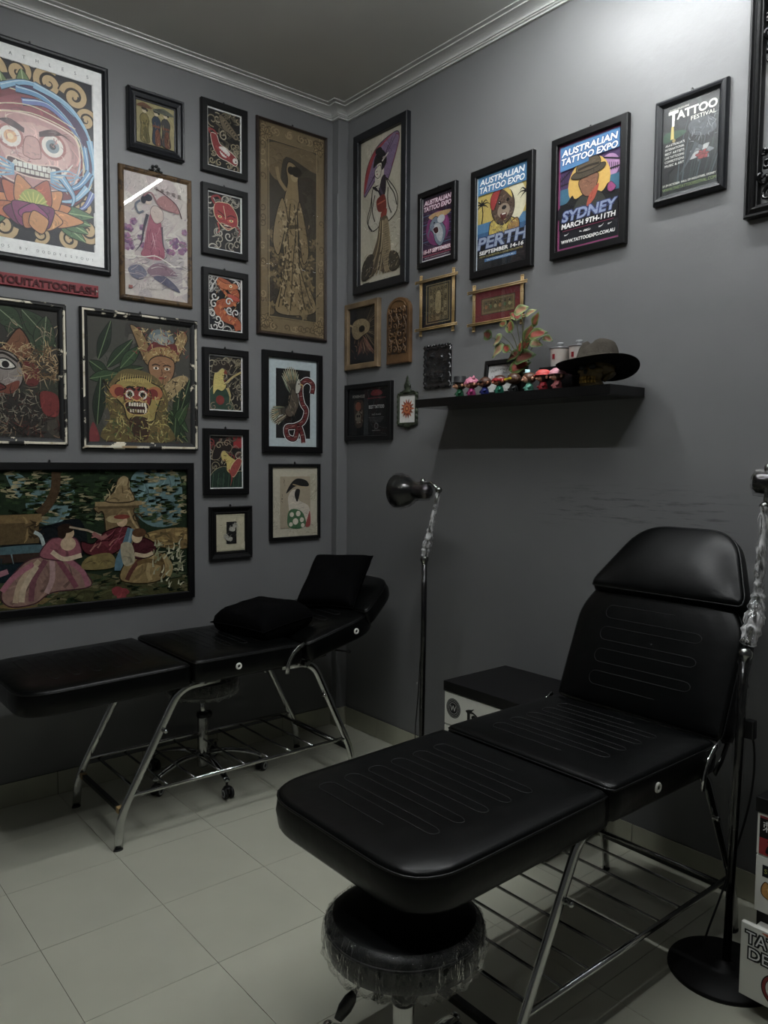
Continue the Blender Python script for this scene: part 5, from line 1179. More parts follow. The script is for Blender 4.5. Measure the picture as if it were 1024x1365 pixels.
def meander(parent, x0, x1, y0, y1, nf, z, Mx=None, axis='y'):
    """stitched serpentine: nf fingers, each with round ends"""
    pts = []; st = (x1 - x0) / nf; r = st * .30
    b = MB()
    for k in range(nf):
        xc = x0 + st * (k + .5)
        top = [(xc + r * cos(a), y1 - r + r * sin(a)) for a in [pi * q / 8 for q in range(9)]]
        bx = xc - st / 2
        bot = [(bx + (st / 2 - r) * cos(a), y0 + r - r * sin(a)) for a in [pi * q / 8 for q in range(9)]]
        # outer loop closed at the far end, line open near the other
        path = top if True else []
        if k < nf - 1:
            nb = xc + st / 2; q_ = [(nb + (st / 2 - r) * cos(pi + a), y0 + r - r * sin(a)) for a in [pi * q / 8 for q in range(9)]]
            pts += list(reversed(top)) + q_
        else: pts += list(reversed(top))
    pts = [(pts[0][0], y0 + (y1 - y0) * .3)] + pts + [(pts[-1][0], y0 + (y1 - y0) * .3)]
    P = []
    for i in range(len(pts)):
        P.append(pts[i])
        if i < len(pts) - 1:
            a, c_ = pts[i], pts[i + 1]; d = sqrt((a[0] - c_[0]) ** 2 + (a[1] - c_[1]) ** 2); m = int(d / .03)
            for q in range(1, m + 1): t = q / (m + 1); P.append((a[0] * (1 - t) + c_[0] * t, a[1] * (1 - t) + c_[1] * t))
    zf = z
    b.tube([((x, y, zf(x, y)) if axis == 'y' else (y, x, zf(y, x))) for x, y in P], .0011, .0009, seg=5, M=Mx)
    return b.build('stitching', 'stitch', parent)

HW = .30
def make_bed(label, loc, back_deg, head_off, head_deg, head_n, pillow=False, foot=(-.305, .855), head_len=.27):
    bed = thing('treatment_bed', label, 'bed', loc)
    Z = .713; TH = .098
    T1 = Matrix.Translation((0, 0, Z - .006)) @ Matrix.Rotation(radians(-1.2), 4, 'Y')
    P = [(-.655, -.255), (-.60, -HW), (-.005, -HW), (-.005, HW), (-.60, HW), (-.655, .255)]
    P = [(-.655, -HW), (-.006, -HW), (-.006, HW), (-.655, HW)]
    o = cushion(P, [.13, .022, .022, .13], TH, bed, 'leg_cushion', .010, .002, T1)
    meander(o, -.575, -.10, -.19, .19, 6, lambda x, y: crown_fn(P, .010)(x, y) + .0005, T1)
    T2 = Matrix.Translation((0, 0, Z))
    P = [(.006, -HW), (.535, -HW), (.535, HW), (.006, HW)]
    o = cushion(P, [.022, .03, .03, .022], TH, bed, 'seat_cushion', .012, .002, T2)
    meander(o, .07, .46, -.19, .19, 5, lambda x, y: crown_fn(P, .012)(x, y) + .0005, T2)
    th = radians(back_deg)
    T3 = Matrix.Translation((.548, 0, Z - .004)) @ Matrix.Rotation(-th, 4, 'Y')
    BL = .43
    P = [(.0, -HW), (.33, -HW), (BL, -.235), (BL, .235), (.33, HW), (.0, HW)]
    o = cushion(P, [.02, .10, .05, .05, .10, .02], TH, bed, 'back_cushion', .014, .002, T3)
    meander(o, .05, .36, -.18, .18, 4, lambda x, y: crown_fn(P, .014)(x, y) + .0005, T3)
    # headrest pad hinged on the back
    T4 = T3 @ Matrix.Translation((head_off, 0, head_n)) @ Matrix.Rotation(-radians(head_deg), 4, 'Y')
    P = [(.0, -.285), (.03, -.287), (head_len, -.185), (head_len, .155), (.03, .255), (.0, .253)]
    o2 = cushion(P, [.01, .03, .10, .10, .03, .01], TH * .86, bed, 'headrest_cushion', .016, .003, T4)
    # headrest hinge bars behind
    b = MB()
    for s in (-1, 1): b.box(BL - .16, BL + .12, s * .11 - .012, s * .11 + .012, -TH - .006, -TH, .001, M=T3)
    b.build('headrest_bracket', 'darkmetal', o2)
    # white vent grommets on both long sides
    def ring(parent, x, y, z, Mx):
        s = -1 if y < 0 else 1
        MM = Mx @ Matrix.Translation((x, y, z)) @ Matrix.Rotation(s * -pi / 2, 4, 'X')
        bb_ = MB().lathe([(.0062, .000), (.0062, .0035), (.0085, .0055), (.0125, .0050), (.0145, .0025), (.0145, .000)], 20, cap=False, M=MM); bb_.lathe([(0, .0008), (.0063, .0008)], 16, 1, cap=False, M=MM)
        bb_.build('grommet_ring', ['white', 'rubber'], parent)
    for y in (-HW - .0035, HW + .0035):
        ring(bed.children[1], .205, y, -.052, T2); ring(bed.children[2], .275, y, -.052, T3)
    # steel frame
    ys = .245; fx0, fx1 = foot
    for s in (-1, 1):
        y = s * ys
        pl = fillet([(fx0, y, .004), (fx0 + .012, y, .135), (fx0 + .262, y, .600), (fx0 + .44, y, .606)], .07, 7)
        pr = fillet([(fx1, y, .004), (fx1 - .012, y, .135), (fx1 - .235, y, .600), (fx1 - .40, y, .606)], .07, 7)
        for pth in (pl, pr):
            b = MB(); b.tube(pth, .0095, .018, seg=12, upv=(0, 1, 0))
            leg = b.build('leg', 'chrome', bed)
            e = pth[0]; MB().tube([(e.x, e.y, .0), (e.x, e.y, .006)], .0105, .0195, seg=12, upv=(0, 1, 0)).build('foot_cap', 'rubber', leg)
            q = pth[-12] * .5 + pth[-10] * .5; q = Vector((e.x + (.19 if pth is pl else -.185), y, .44))
            MB().lathe([(0.0, -.004), (.008, -.003), (.010, .002), (.006, .008), (.009, .012), (.009, .016), (.004, .020), (0, .0205)], 12, M=Matrix.Translation((q.x, y + s * .010, q.z)) @ Matrix.Rotation(-s * pi / 2, 4, 'X')).build('bolt', 'chrome', leg)
        MB().tube([(fx0 + .045, y, .205), (fx1 - .04, y, .200)], .0085, seg=10).build('side_rail', 'chrome', bed)
    zR = .195
    N = 9
    for k in range(N):
        x = fx0 + .10 + (fx1 - fx0 - .20) * k / (N - 1)
        MB().tube([(x, -ys, zR), (x, ys, zR)], .0048 if k not in (0, N - 1) else .0062, seg=7).build('rack_bar', 'chrome2', bed)
    for x, xe in ((fx0 + .022, 0), (fx1 - .02, 1)):
        b = MB(); b.box(x - .010, x + .010, -ys + .008, ys - .008, .135, .155, .002); cb = b.build('cross_bar', 'darkmetal', bed)
        if xe == 0:
            for s in (-1, 1): MB().box(x - .0115, x + .0115, s * (ys - .035) - .014, s * (ys - .035) + .014, .1335, .1565, .001).build('tape_wrap', 'orangetape', cb)
    # under-frame carrying the cushions
    b = MB()
    for y in (-.20, .20): b.box(-.60, .54, y - .011, y + .011, .588, .608, .001)
    for x in (-.55, -.03, .05, .50): b.box(x - .011, x + .011, -.20, .20, .588, .608, .001)
    b.build('under_frame', 'darkmetal', bed)
    # support strut of the leg part with lever knob
    b = MB(); b.tube([(-.42, .17, .59), (-.22, .17, .53), (-.05, .17, .50)], .006, .011, seg=8); b.tube([(-.05, .17, .50), (.04, .17, .588)], .006, seg=8)
    st = b.build('support_strut', 'chrome', bed)
    MB().lathe([(0, -.02), (.014, -.018), (.017, 0), (.014, .018), (0, .02)], 12, M=Matrix.Translation((-.10, .155, .495)) @ Matrix.Rotation(pi / 2, 4, 'X')).build('knob', 'blackplastic', st)
    # ratchet arc brackets at the back hinge
    for s in (-1, 1):
        y = s * (HW - .02)
        ang0 = th * .55
        pts = [(.548 - .125 * cos(a) + .02, s * (HW + .006), Z - .125 + .125 * sin(a)) for a in [0, .26, .52, .78, 1.04, 1.3]]
        b = MB(); b.tube(pts, .0045, .011, seg=8, upv=(0, 1, 0)); b.build('hinge_bracket', 'chrome', bed)
        a2 = [(.56, y, .60), (.60, y, .60 + .03), (.62 + .05 * cos(th), y, .62 + .07 * sin(th))]
        MB().tube(a2, .005, .012, seg=8, upv=(0, 1, 0)).build('hinge_arm', 'darkmetal', bed)
    b = MB(); q = T3 @ Vector((.20, 0, -TH - .006)); b.tube([(.66, 0, .600), (q.x + .01, 0, q.z)], .008, seg=10); b.box(.17, .26, -.22, .22, -TH - .012, -TH, .001, M=T3)
    b.build('back_strut', 'darkmetal', bed)
    b = MB(); q = T3 @ Vector((.19, -.20, -TH - .02)); b.tube([q, q + Vector((.0, -.03, -.01)), q + Vector((.05, -.05, -.02))], .005, seg=8); b.ball(q + Vector((.06, -.055, -.022)), (.016, .009, .009), 0, 10, 8); b.build('release_lever', 'blackplastic', bed)
    return bed
bed1 = make_bed('black padded treatment bed nearly flat along the gallery wall', (-1.285, -.44, 0), 14.0, .355, 13, .018, foot=(-.295, .855))
bed2 = make_bed('black padded treatment bed with raised backrest in the foreground', (-1.015, -2.215, 0), 67.0, .405, -15, .040, foot=(-.305, .800))

# pillows
def pillow(name, label, w, h, t, Mx, seed=1, n=26):
    R = random.Random(seed); b = MB(); vs = []; fs = []
    ph = [R.uniform(0, 6) for _ in range(6)]
    for sgn in (1, -1):
        for j in range(n + 1):
            for i in range(n + 1):
                u = -1 + 2 * i / n; v = -1 + 2 * j / n
                pu = u * (1 - .10 * (1 - v * v) * abs(u) ** 2 * 0 - .07 * (1 - abs(v) ** 2)); pv = v * (1 - .07 * (1 - abs(u) ** 2))
                k = max(0, (1 - abs(u) ** 4.2)) ** .42 * max(0, (1 - abs(v) ** 4.2)) ** .42
                wr = (.035 * sin(5 * u + ph[0] + 2 * v) * sin(4 * v + ph[1]) + .012 * sin(9 * (u - v) + ph[2])) * k
                vs.append((pu * w / 2, pv * h / 2, sgn * t / 2 * k * (1 + wr * 2.2)))
    m = (n + 1) ** 2
    for s in range(2):
        for j in range(n):
            for i in range(n):
                a = s * m + j * (n + 1) + i; fs.append((a, a + 1, a + n + 2, a + n + 1) if s == 0 else (a, a + n + 1, a + n + 2, a + 1))
    b.add(vs, fs, 0, True, Mx)
    bd = []
    for k in range(80):
        q = k / 80 * 4; sd = int(q); f = (q - sd) * 2 - 1
        u, v = [(f, -1), (1, f), (-f, 1), (-1, -f)][sd]
        bd.append(((u * (1 - .07 * (1 - v * v))) * w / 2, (v * (1 - .07 * (1 - u * u))) * h / 2, 0))
    o = b.build(name, 'fabric'); tag(o, label, 'pillow')
    MB().tube(bd, .003, seg=6, closed=True, M=Mx).build('seam', 'fabric', o)
    return o
pillow('pillow', 'flat black cushion lying on the seat of the far bed', .33, .36, .165, Matrix.Translation((-.795, -.465, .782)) @ Matrix.Rotation(radians(12), 4, 'Z') @ Matrix.Rotation(radians(-5), 4, 'Y'), 4)
PM = Matrix.Translation((-.385, -.44, .925)) @ Matrix(((0.20, 0.45, -.87, 0), (-.98, 0.14, -.12, 0), (0, 0, 0, 0), (0, 0, 0, 1)))
ux = Vector((.16, -.98, .03)).normalized(); uy = Vector((.50, .05, .86)); uy = (uy - ux * uy.dot(ux)).normalized(); uz = ux.cross(uy)
ux = Vector((.42, -.90, .05)).normalized(); uy = (Vector((.72, .12, .69)) - ux * Vector((.72, .12, .69)).dot(ux)).normalized(); uz = ux.cross(uy)
PM = Matrix(((ux.x, uy.x, uz.x, -.365), (ux.y, uy.y, uz.y, -.44), (ux.z, uy.z, uz.z, .918), (0, 0, 0, 1)))
pillow('pillow', 'upright black cushion leaning against the headrest of the far bed', .33, .33, .12, PM, 9)

# ================================================================ STOOLS
def castor_at(parent, x, y, a):
    Mx = Matrix.Translation((x, y, 0)) @ Matrix.Rotation(a, 4, 'Z')
    c = MB(); c.tube([(0, 0, .045), (0, 0, .080)], .006, seg=8, M=Mx)
    c.box(-.010, .030, -.006, .006, .026, .050, .004, M=Mx); c.ball((.008, 0, .048), (.022, .020, .010), 0, 12, 6, M=Mx)
    o = c.build('castor', 'blackplastic', parent)
    for s in (-1, 1):
        w_ = MB(); w_.lathe([(0.006, -.007), (.022, -.007), (.0255, -.004), (.0255, .004), (.022, .007), (.006, .007)], 20, M=Mx @ Matrix.Translation((.012, s * .015, .0258)) @ Matrix.Rotation(pi / 2, 4, 'X'))
        wo = w_.build('wheel', 'rubber', o)
    w_ = MB()
    for s in (-1, 1): w_.lathe([(.010, 0), (.011, .0015), (.017, .0015), (.018, 0)], 20, cap=False, M=Mx @ Matrix.Translation((.012, s * .0225, .0258)) @ Matrix.Rotation(-s * pi / 2, 4, 'X'))
    w_.build('wheel_ring', 'greyplastic', o)
    return o
def stool(label, x, y, zt, r, a0, lever=None, R0=.27):
    t = thing('rolling_stool', label, 'stool', (x, y, 0))
    s = MB().lathe([(0, zt - .085), (r * .86, zt - .085), (r * .97, zt - .072), (r, zt - .045), (r * .985, zt - .018), (r * .94, zt - .005), (r * .82, zt + .004), (r * .5, zt + .009), (0, zt + .010)], 64).build('seat', 'leather', t)
    MB().tube([(r * .99 * cos(a), r * .99 * sin(a), zt - .018) for a in [2 * pi * k / 64 for k in range(64)]], .003, seg=6, closed=True).build('piping', 'piping', s)
    # crinkled plastic wrap gathered round the rim
    R = random.Random(int(x * 100)); vs = []; fs = []; n = 180; rows = [(.90, .0), (1.004, -.010), (1.012, -.028), (1.022, -.05), (1.02, -.072), (.985, -.088), (.92, -.098), (.84, -.094)]
    for j, (q, dz) in enumerate(rows):
        for i in range(n):
            a = 2 * pi * i / n; wv = (sin(a * 23 + j * .8) + sin(a * 41 + 1.3 * j) * .7 + R.uniform(-.9, .9)) * .0032 * min(1, j / 2)
            rr = r * q + wv; vs.append((rr * cos(a), rr * sin(a), zt + dz + (R.uniform(-.004, .004) if j > 3 else 0) + (.007 if j == 0 else 0)))
    for j in range(len(rows) - 1):
        for i in range(n): i2 = (i + 1) % n; fs.append((j * n + i, j * n + i2, (j + 1) * n + i2, (j + 1) * n + i))
    b = MB(); b.add(vs, fs, 0, True); b.build('plastic_wrap', 'film', s)
    MB().lathe([(0, zt - .10), (.085, zt - .10), (.085, zt - .086), (0, zt - .086)], 24).build('seat_plate', 'darkmetal', t)
    MB().lathe([(.013, .27), (.013, zt - .10)], 20).build('gas_piston', 'chrome', t)
    c = MB().lathe([(.0, .055), (.024, .058), (.028, .07), (.028, .10), (.0245, .115), (.0245, .30), (.022, .31), (.013, .312)], 24).build('column', 'chrome', t)
    MB().lathe([(.0245, .295), (.028, .30), (.028, .318), (.016, .32)], 20).build('collar', 'blackplastic', t)
    MB().lathe([(0, -.018), (.017, -.016), (.020, 0), (.017, .016), (0, .018)], 14, M=Matrix.Translation((.034, .012, .30)) @ Matrix.Rotation(pi / 2, 4, 'Y')).build('knob', 'blackplastic', t)
    for k in range(5):
        a = a0 + k * 2 * pi / 5
        p = fillet([(.02 * cos(a), .02 * sin(a), .118), (R0 * .45 * cos(a), R0 * .45 * sin(a), .128), (R0 * .85 * cos(a), R0 * .85 * sin(a), .098), (R0 * cos(a), R0 * sin(a), .078)], .08, 6)
        MB().tube(p, .010, .018, seg=12, upv=(0, 0, 1), rf=lambda q: 1.15 - .35 * q).ball((R0 * cos(a), R0 * sin(a), .080), (.015, .015, .011), 0, 12, 8).build('base_arm', 'chrome', t)
        castor_at(t, R0 * cos(a), R0 * sin(a), a0 + k * 2.1)
    if lever is not None:
        d = Vector((cos(lever), sin(lever), 0)); b = MB(); z = zt - .105
        b.tube([d * .05 + Vector((0, 0, z)), d * .10 + Vector((0, 0, z - .004)), d * .135 + Vector((0, 0, z - .03))], .004, seg=8)
        lv = b.build('height_lever', 'darkmetal', t)
        p0 = d * .130 + Vector((0, 0, z - .025)); p1 = d * .175 + Vector((0, 0, z - .075))
        MB().tube([p0, p0 * .7 + p1 * .3, p0 * .4 + p1 * .6, p1], .017, .008, seg=12, rf=lambda q: .45 + .75 * sin(pi * min(1, q * .9))).build('lever_paddle', 'blackplastic', lv)
    return t
stool('black round rolling stool with plastic-wrapped rim tucked under the foreground bed', -1.545, -2.335, .505, .180, .35, lever=3.05, R0=.28)
stool('black round rolling stool with plastic-wrapped rim under the far bed', -1.0, -.245, .508, .172, radians(-94), None, .275)

# ================================================================ DRAWER CABINETS
def cabinet(label, x0, x1, y0, y1, z0, z1, fronts, stickers, group=None):
    """x0 = front plane (faces -x); y0 > y1"""
    t = thing('drawer_cabinet', label, 'cabinet', (x1, y1, 0))
    ox, oy = x1, y1
    L = lambda b: b
    MT = Matrix.Translation((-ox, -oy, 0))
    MB().box(x0 + .018, x1, y1, y0, z0, z1 - .042, .002, M=MT).build('carcass', 'blackwood', t)
    MB().box(x0 - .004, x1, y1 - .004, y0 + .004, z1 - .042, z1, .002, M=MT).build('top_panel', 'blackwood', t)
    for k, (za, zb, pull) in enumerate(fronts):
        b = MB(); b.box(x0 - pull, x0 - pull + .016, y1 + .001, y0 - .001, za, zb, .0015, M=MT)
        d = b.build('drawer', 'white', t)
        if pull > .01:
            MB().box(x0 - pull + .016, x0 + .016, y1 + .014, y0 - .014, za + .015, zb - .03, .001, M=MT).build('drawer_box', 'white', d)
        for (sy, sz, sw_, sh, fn) in stickers[k]:
            c = Cv(sw_, sh, '#c9c9c4'); 
            c.v = []; c.f = []; c.c = []
            fn(c); mo = c.build('sticker', d, x0 - pull - .0006 - ox, y0 - sy - oy, sz)
            mo.rotation_euler = (0, 0, -pi / 2)
    for (cx, cy) in ((x0 + .06, y0 - .05), (x0 + .06, y1 + .05), (x1 - .06, y0 - .05), (x1 - .06, y1 + .05)):
        castor_at(t, cx - ox, cy - oy, 1.0 + cx * 7)
    return t
def st_w(c):
    c.e(.5, .5, .49, None, '#1f2022', n=40); c.e(.5, .5, .455, None, '#b9b9b4', n=40); c.e(.5, .5, .44, None, '#2a2b2c', n=40)
    for k in range(34):
        a = k * 2 * pi / 34; c.r(.5 + .37 * cos(a) - .018, .5 + .37 * sin(a) - .018, .5 + .37 * cos(a) + .018, .5 + .37 * sin(a) + .018, '#a9a9a4')
    c.e(.5, .5, .29, None, '#b9b9b4', n=32); c.e(.5, .5, .27, None, '#1c1d1f', n=32); c.t('W', .5, .36, .28, '#c9c9c4', wd=.40)
def st_goth(c):
    c.s_([(0, .78), (.1, .70), (.22, .82), (.3, .95), (.22, .9), (.1, .86)], '#1a1a1a'); c.r(.06, .0, .16, .75, '#1a1a1a'); c.l([(.05, .72), (.25, .78), (.42, .66)], .05, '#1a1a1a'); c.r(.22, .0, .30, .6, '#1a1a1a'); c.r(.36, .1, .44, .56, '#1a1a1a'); c.l([(.22, .58), (.3, .66), (.38, .56)], .06, '#1a1a1a')
    c.t('attoo', .74, .1, .5, '#1a1a1a', wd=.5)
def st_kanji(c):
    c.r(0, 0, 1, 1, '#141314'); c.r(0, .90, 1, 1, '#8c2424'); c.t('刺青', .5, .3, .5, '#e4e2dc', wd=.8)
def st_horse(c):
    c.r(0, 0, 1, 1, '#a01f1f'); c.s_([(.2, .2), (.24, .5), (.3, .72), (.24, .86), (.36, .92), (.42, .72), (.62, .66), (.74, .5), (.78, .16), (.70, .14), (.66, .4), (.46, .42), (.36, .14), (.26, .12)], '#161012'); c.l([(.74, .5), (.86, .56), (.88, .36)], .07, '#161012', taper=True); c.l([(.36, .4), (.24, .3), (.28, .12)], .06, '#161012')
def st_street(c):
    c.r(0, 0, 1, 1, '#17181b'); c.t('street', .5, .3, .46, '#9c9c2c', wd=.84)
def st_blob(c):
    c.so([(.1, .3), (.05, .6), (.2, .9), (.4, .8), (.6, .95), (.8, .7), (.9, .4), (.7, .1), (.4, .15)], '#c98a26', '#33200c', .03); c.e(.4, .6, .12, None, '#e4c060'); c.e(.65, .5, .1, None, '#8c4a1c'); c.strokes(8, .2, .2, .8, .8, .3, .03, ['#5c2f12', '#e4b040'])
def st_demo(c):
    c.t('TATTOO', .5, .76, .17, '#e9e9e6', wd=.96, oc='#1b1b1b', ow=.022); c.t('DEMO', .42, .54, .16, '#e9e9e6', wd=.70, oc='#1b1b1b', ow=.022)
    c.e(.5, .25, .24, None, '#1b1b1b', n=40); c.e(.5, .25, .225, None, '#8c2420', n=40); c.e(.5, .25, .185, None, '#1b1b1b', n=40); c.e(.5, .25, .175, None, '#d6d2c8', n=40)
    c.l([(.38, .25), (.44, .20), (.52, .27), (.62, .20)], .045, '#1b1b1b'); c.e(.45, .31, .035, None, '#1b1b1b'); c.l([(.36, .33), (.4, .28)], .02, '#1b1b1b', straight=True); c.l([(.52, .2), (.5, .12), (.58, .1)], .05, '#1b1b1b')
    c.s_([(.3, .97), (.5, .94), (.9, .96), (.95, 1.0), (.3, 1.0)], '#c9622f')
cabinet('white drawer cabinet with black top and W emblem, behind the foreground bed', -.40, -.012, -1.283, -1.80, .062, .602, [(.420, .556, 0), (.245, .414, 0), (.070, .239, 0)],
    [[(.012, .452, .085, .085, st_w), (.125, .420, .16, .105, st_goth)], [], []])
cabinet('white sticker-covered drawer cabinet at the right edge with its bottom drawer pulled out', -.50, -.012, -2.645, -3.10, .055, .595, [(.432, .550, 0), (.268, .428, 0), (.055, .262, .075)],
    [[(.008, .482, .09, .062, st_kanji), (.008, .434, .09, .048, st_horse)], [(.02, .372, .07, .034, st_street), (.016, .300, .07, .066, st_blob)], [(.012, .062, .19, .195, st_demo)]])

# ================================================================ LAMPS
def lamp(label, base, r, pole, arm, headM, wrap, box=None):
    t = thing('floor_lamp', label, 'lamp', base)
    B = Vector(base); q = lambda P: [Vector(p) - B for p in P]
    MB().lathe([(0, 0), (r, 0), (r, .008), (r * .98, .013), (r * .3, .0165), (.03, .018), (.018, .035), (0, .035)], 48).build('base', 'matteblack', t)
    MB().tube(q(pole), .0125, seg=14).build('pole', 'blackgloss', t)
    n = 50; pp = catmull(q(pole), False, 14); R = random.Random(2)
    b = MB(); b.tube(pp[len(pp) // 3 if wrap == 0 else len(pp) // 3:], .0165, seg=12, rf=lambda s: 1 + .14 * sin(s * 63) + .10 * sin(s * 131), caps=False)
    b.build('pole_wrap', 'film3', t)
    if box: MB().box(box[0] - B.x - .012, box[0] - B.x + .012, box[1] - B.y - .014, box[1] - B.y + .014, box[2] - .028, box[2] + .028, .004).build('switch_box', 'blackplastic', t)
    # friction joint between pole and arm
    jt = q([pole[-1]])[0]
    MB().lathe([(0, -.022), (.012, -.020), (.015, -.008), (.019, 0), (.019, .010), (.013, .02), (0, .024)], 14, M=Matrix.Translation(jt)).build('joint', 'chrome2', t)
    MB().tube(q(arm), .0075, seg=12).build('upper_arm', 'chrome2', t)
    pa = catmull(q(arm), False, 16)
    b = MB(); b.tube(pa, .0165 if wrap == 0 else .021, .0125 if wrap == 0 else .019, seg=12, rf=lambda s: (.75 + .75 * max(0, 1 - abs(s - .22) / .35)) * (1 + .10 * sin(s * 57) + .08 * sin(s * 97)), caps=False)
    b.build('arm_wrap', 'film2', t)
    # head: bell shade on its axis (+z = opening)
    HM = Matrix.Translation(-B) @ headM
    hd = MB().lathe([(0, -.135), (.020, -.133), (.031, -.122), (.034, -.10), (.034, -.055), (.038, -.035), (.052, -.015), (.066, .012), (.074, .040), (.078, .068), (.0765, .069), (.072, .040), (.062, .012), (.046, -.015), (.03, -.03), (0, -.03)], 40, M=HM, cap=False).build('lamp_shade', 'blackgloss', t)
    MB().ball((0, 0, .015), .026, 0, 16, 10, M=HM).build('bulb', 'white', hd)
    vs = []; n = 90; rows = [(.010, -.139), (.036, -.128), (.040, -.10), (.041, -.055), (.046, -.032), (.062, -.010), (.075, .018), (.081, .045), (.083, .074)]; b = MB(); fs = []
    for j, (rr, z) in enumerate(rows):
        for i in range(n):
            a = 2 * pi * i / n; w_ = (sin(a * 11 + j) * .6 + sin(a * 19 + 2 * j) * .5 + R.uniform(-.9, .9)) * .0032; vs.append(((rr + w_) * cos(a), (rr + w_) * sin(a), z))
    for j in range(len(rows) - 1):
        for i in range(n): i2 = (i + 1) % n; fs.append((j * n + i, j * n + i2, (j + 1) * n + i2, (j + 1) * n + i))
    b.add(vs, fs, 0, True, HM); b.build('plastic_wrap', 'film3', hd)
    # yoke bracket from arm end to the shade
    e = q([arm[-1]])[0]; s0 = HM @ Vector((0, 0, -.09)); upz = Vector((0, 0, 1)) * .042
    b = MB(); b.tube([e, e * .5 + s0 * .5 + upz * .9, s0 + upz * .85], .006, seg=8); b.ball(s0 + upz, (.014, .014, .018), 0, 12, 8); b.ball(e, (.016, .016, .014), 0, 12, 8)
    b.build('swivel', 'chrome2', t)
    return t
def axis_m(c, d, roll=0):
    z = Vector(d).normalized(); x = Vector((0, 0, 1)).cross(z).normalized(); y = z.cross(x)
    return Matrix(((x.x, y.x, z.x, c[0]), (x.y, y.y, z.y, c[1]), (x.z, y.z, z.z, c[2]), (0, 0, 0, 1)))
lamp('black floor lamp wrapped in clear film, standing between the far bed and the cabinet', (-.30, -1.03, 0), .13,
     [(-.30, -1.03, .03), (-.30, -1.035, .4), (-.30, -1.040, .8), (-.30, -1.040, 1.08)],
     [(-.30, -1.042, 1.10), (-.30, -1.065, 1.18), (-.30, -1.095, 1.28), (-.30, -1.128, 1.40)],
     axis_m((-.30, -.925, 1.387), (-.10, .97, -.02)), 0)
lamp('black floor lamp with crinkled plastic on its arm, beside the raised backrest', (-.44, -2.535, 0), .158,
     [(-.43, -2.54, .03), (-.440, -2.552, .45), (-.446, -2.562, .75), (-.440, -2.565, .97)],
     [(-.425, -2.565, 1.00), (-.378, -2.565, 1.10), (-.366, -2.565, 1.20), (-.350, -2.565, 1.40)],
     axis_m((-.27, -2.635, 1.462), (.42, -.86, -.06)), 1, (-.430, -2.585, .755))
# cords
def cord(label, pts, r=.0026):
    b = MB(); P = catmull(pts, False, 8); b.tube(P, r, seg=7); return tag(b.build('power_cord', 'rubber'), label, 'cord')
cord('thin black cord drooping from the far lamp pole down to the floor', [(-.296, -1.022, .66), (-.27, -.985, .60), (-.23, -.93, .42), (-.19, -.87, .24), (-.12, -.80, .10), (-.06, -.80, .006), (-.03, -.95, .006)])
cord('black cord hanging behind the pole of the lamp beside the raised backrest', [(-.428, -2.553, .80), (-.385, -2.575, .70), (-.375, -2.57, .55), (-.370, -2.535, .38), (-.378, -2.492, .20), (-.392, -2.462, .08), (-.400, -2.450, .020)], .0032)

# ================================================================ SHELF AND ITS THINGS
SX, SY0, SY1, SZ = -.225, -.888, -1.941, 1.811
t = thing('wall_shelf', 'glossy black floating shelf on the right wall', 'shelf', (0, SY0, SZ))
MB().box(SX, -.0005, SY1 - SY0, 0, -.038, 0, .0012).build('board', 'blackgloss', t)
MB().box(SX - .0012, SX, SY1 - SY0, 0, -.037, -.0005).build('edge_strip', 'blackwood', t)

def figurine(label, y, x, body, head, extra, face='#c99678', sc=1.0, rz=0):
    t = thing('figurine', label, 'figurine', (x, y, SZ), -pi / 2 - .45 + rz, 'row of toy figurines on the shelf')
    t.scale = (1.27, 1.27, 1.06)
    hm = mat('fig head ' + head + body, head, .35); bm_ = mat('fig body ' + body + head, body, .35); fm = mat('fig face ' + face + body + head, face, .45)
    b = MB(); b.lathe([(0, 0), (.013 * sc, 0), (.015 * sc, .006), (.013 * sc, .020), (.009 * sc, .032), (0, .034)], 16)
    for s in (-1, 1): b.ball((s * .007 * sc, -.004, .006), (.007, .009, .006), 0, 10, 6); b.tube([(s * .009, -.002, .028), (s * .017, -.006, .018), (s * .015, -.012, .012)], .004, seg=8)
    b.build('body', bm_, t)
    h = MB().ball((0, .001, .052 * sc), (.0235 * sc, .0215 * sc, .0215 * sc), 0, 20, 14).build('head', hm, t)
    f = MB().ball((0, -.0085 * sc, .047 * sc), (.0165 * sc, .0150 * sc, .0145 * sc), 0, 16, 10).ball((0, -.0235 * sc, .0425 * sc), (.006, .004, .005), 0, 10, 6).build('face', fm, t)
    e = MB()
    for s in (-1, 1): e.ball((s * .0065, -.0222 * sc, .0505 * sc), (.0026, .002, .0032), 0, 8, 6)
    e.build('eyes', 'rubber', f)
    er = MB()
    for s in (-1, 1): er.ball((s * .0235 * sc, .0, .047 * sc), (.006, .004, .007), 0, 10, 6)
    er.build('ears', fm, h)
    for nm, fn, colr in extra:
        b = MB(); fn(b, sc); o = b.build(nm, mat('fig ' + nm + colr + body, colr, .4), t)
    return t
def tophat(b, s): b.lathe([(0, .058), (.028, .058), (.029, .060), (.022, .062), (.0215, .086), (0, .087)], 20)
def minihat(b, s): b.lathe([(0, .070), (.013, .070), (.013, .072), (.008, .073), (.008, .084), (0, .085)], 14, M=Matrix.Translation((-.006, -.004, .0)))
def mask(b, s):
    for sx in (-1, 1): b.ball((sx * .0085, -.0200, .0515), (.0105, .0055, .0065), 0, 14, 8)
def bandmask(b, s): b.lathe([(.0238, .050), (.0245, .052), (.0242, .058), (.0232, .060)], 24, cap=False)
def visor(b, s): b.box(-.024, .024, -.025, -.019, .049, .0565, .001)
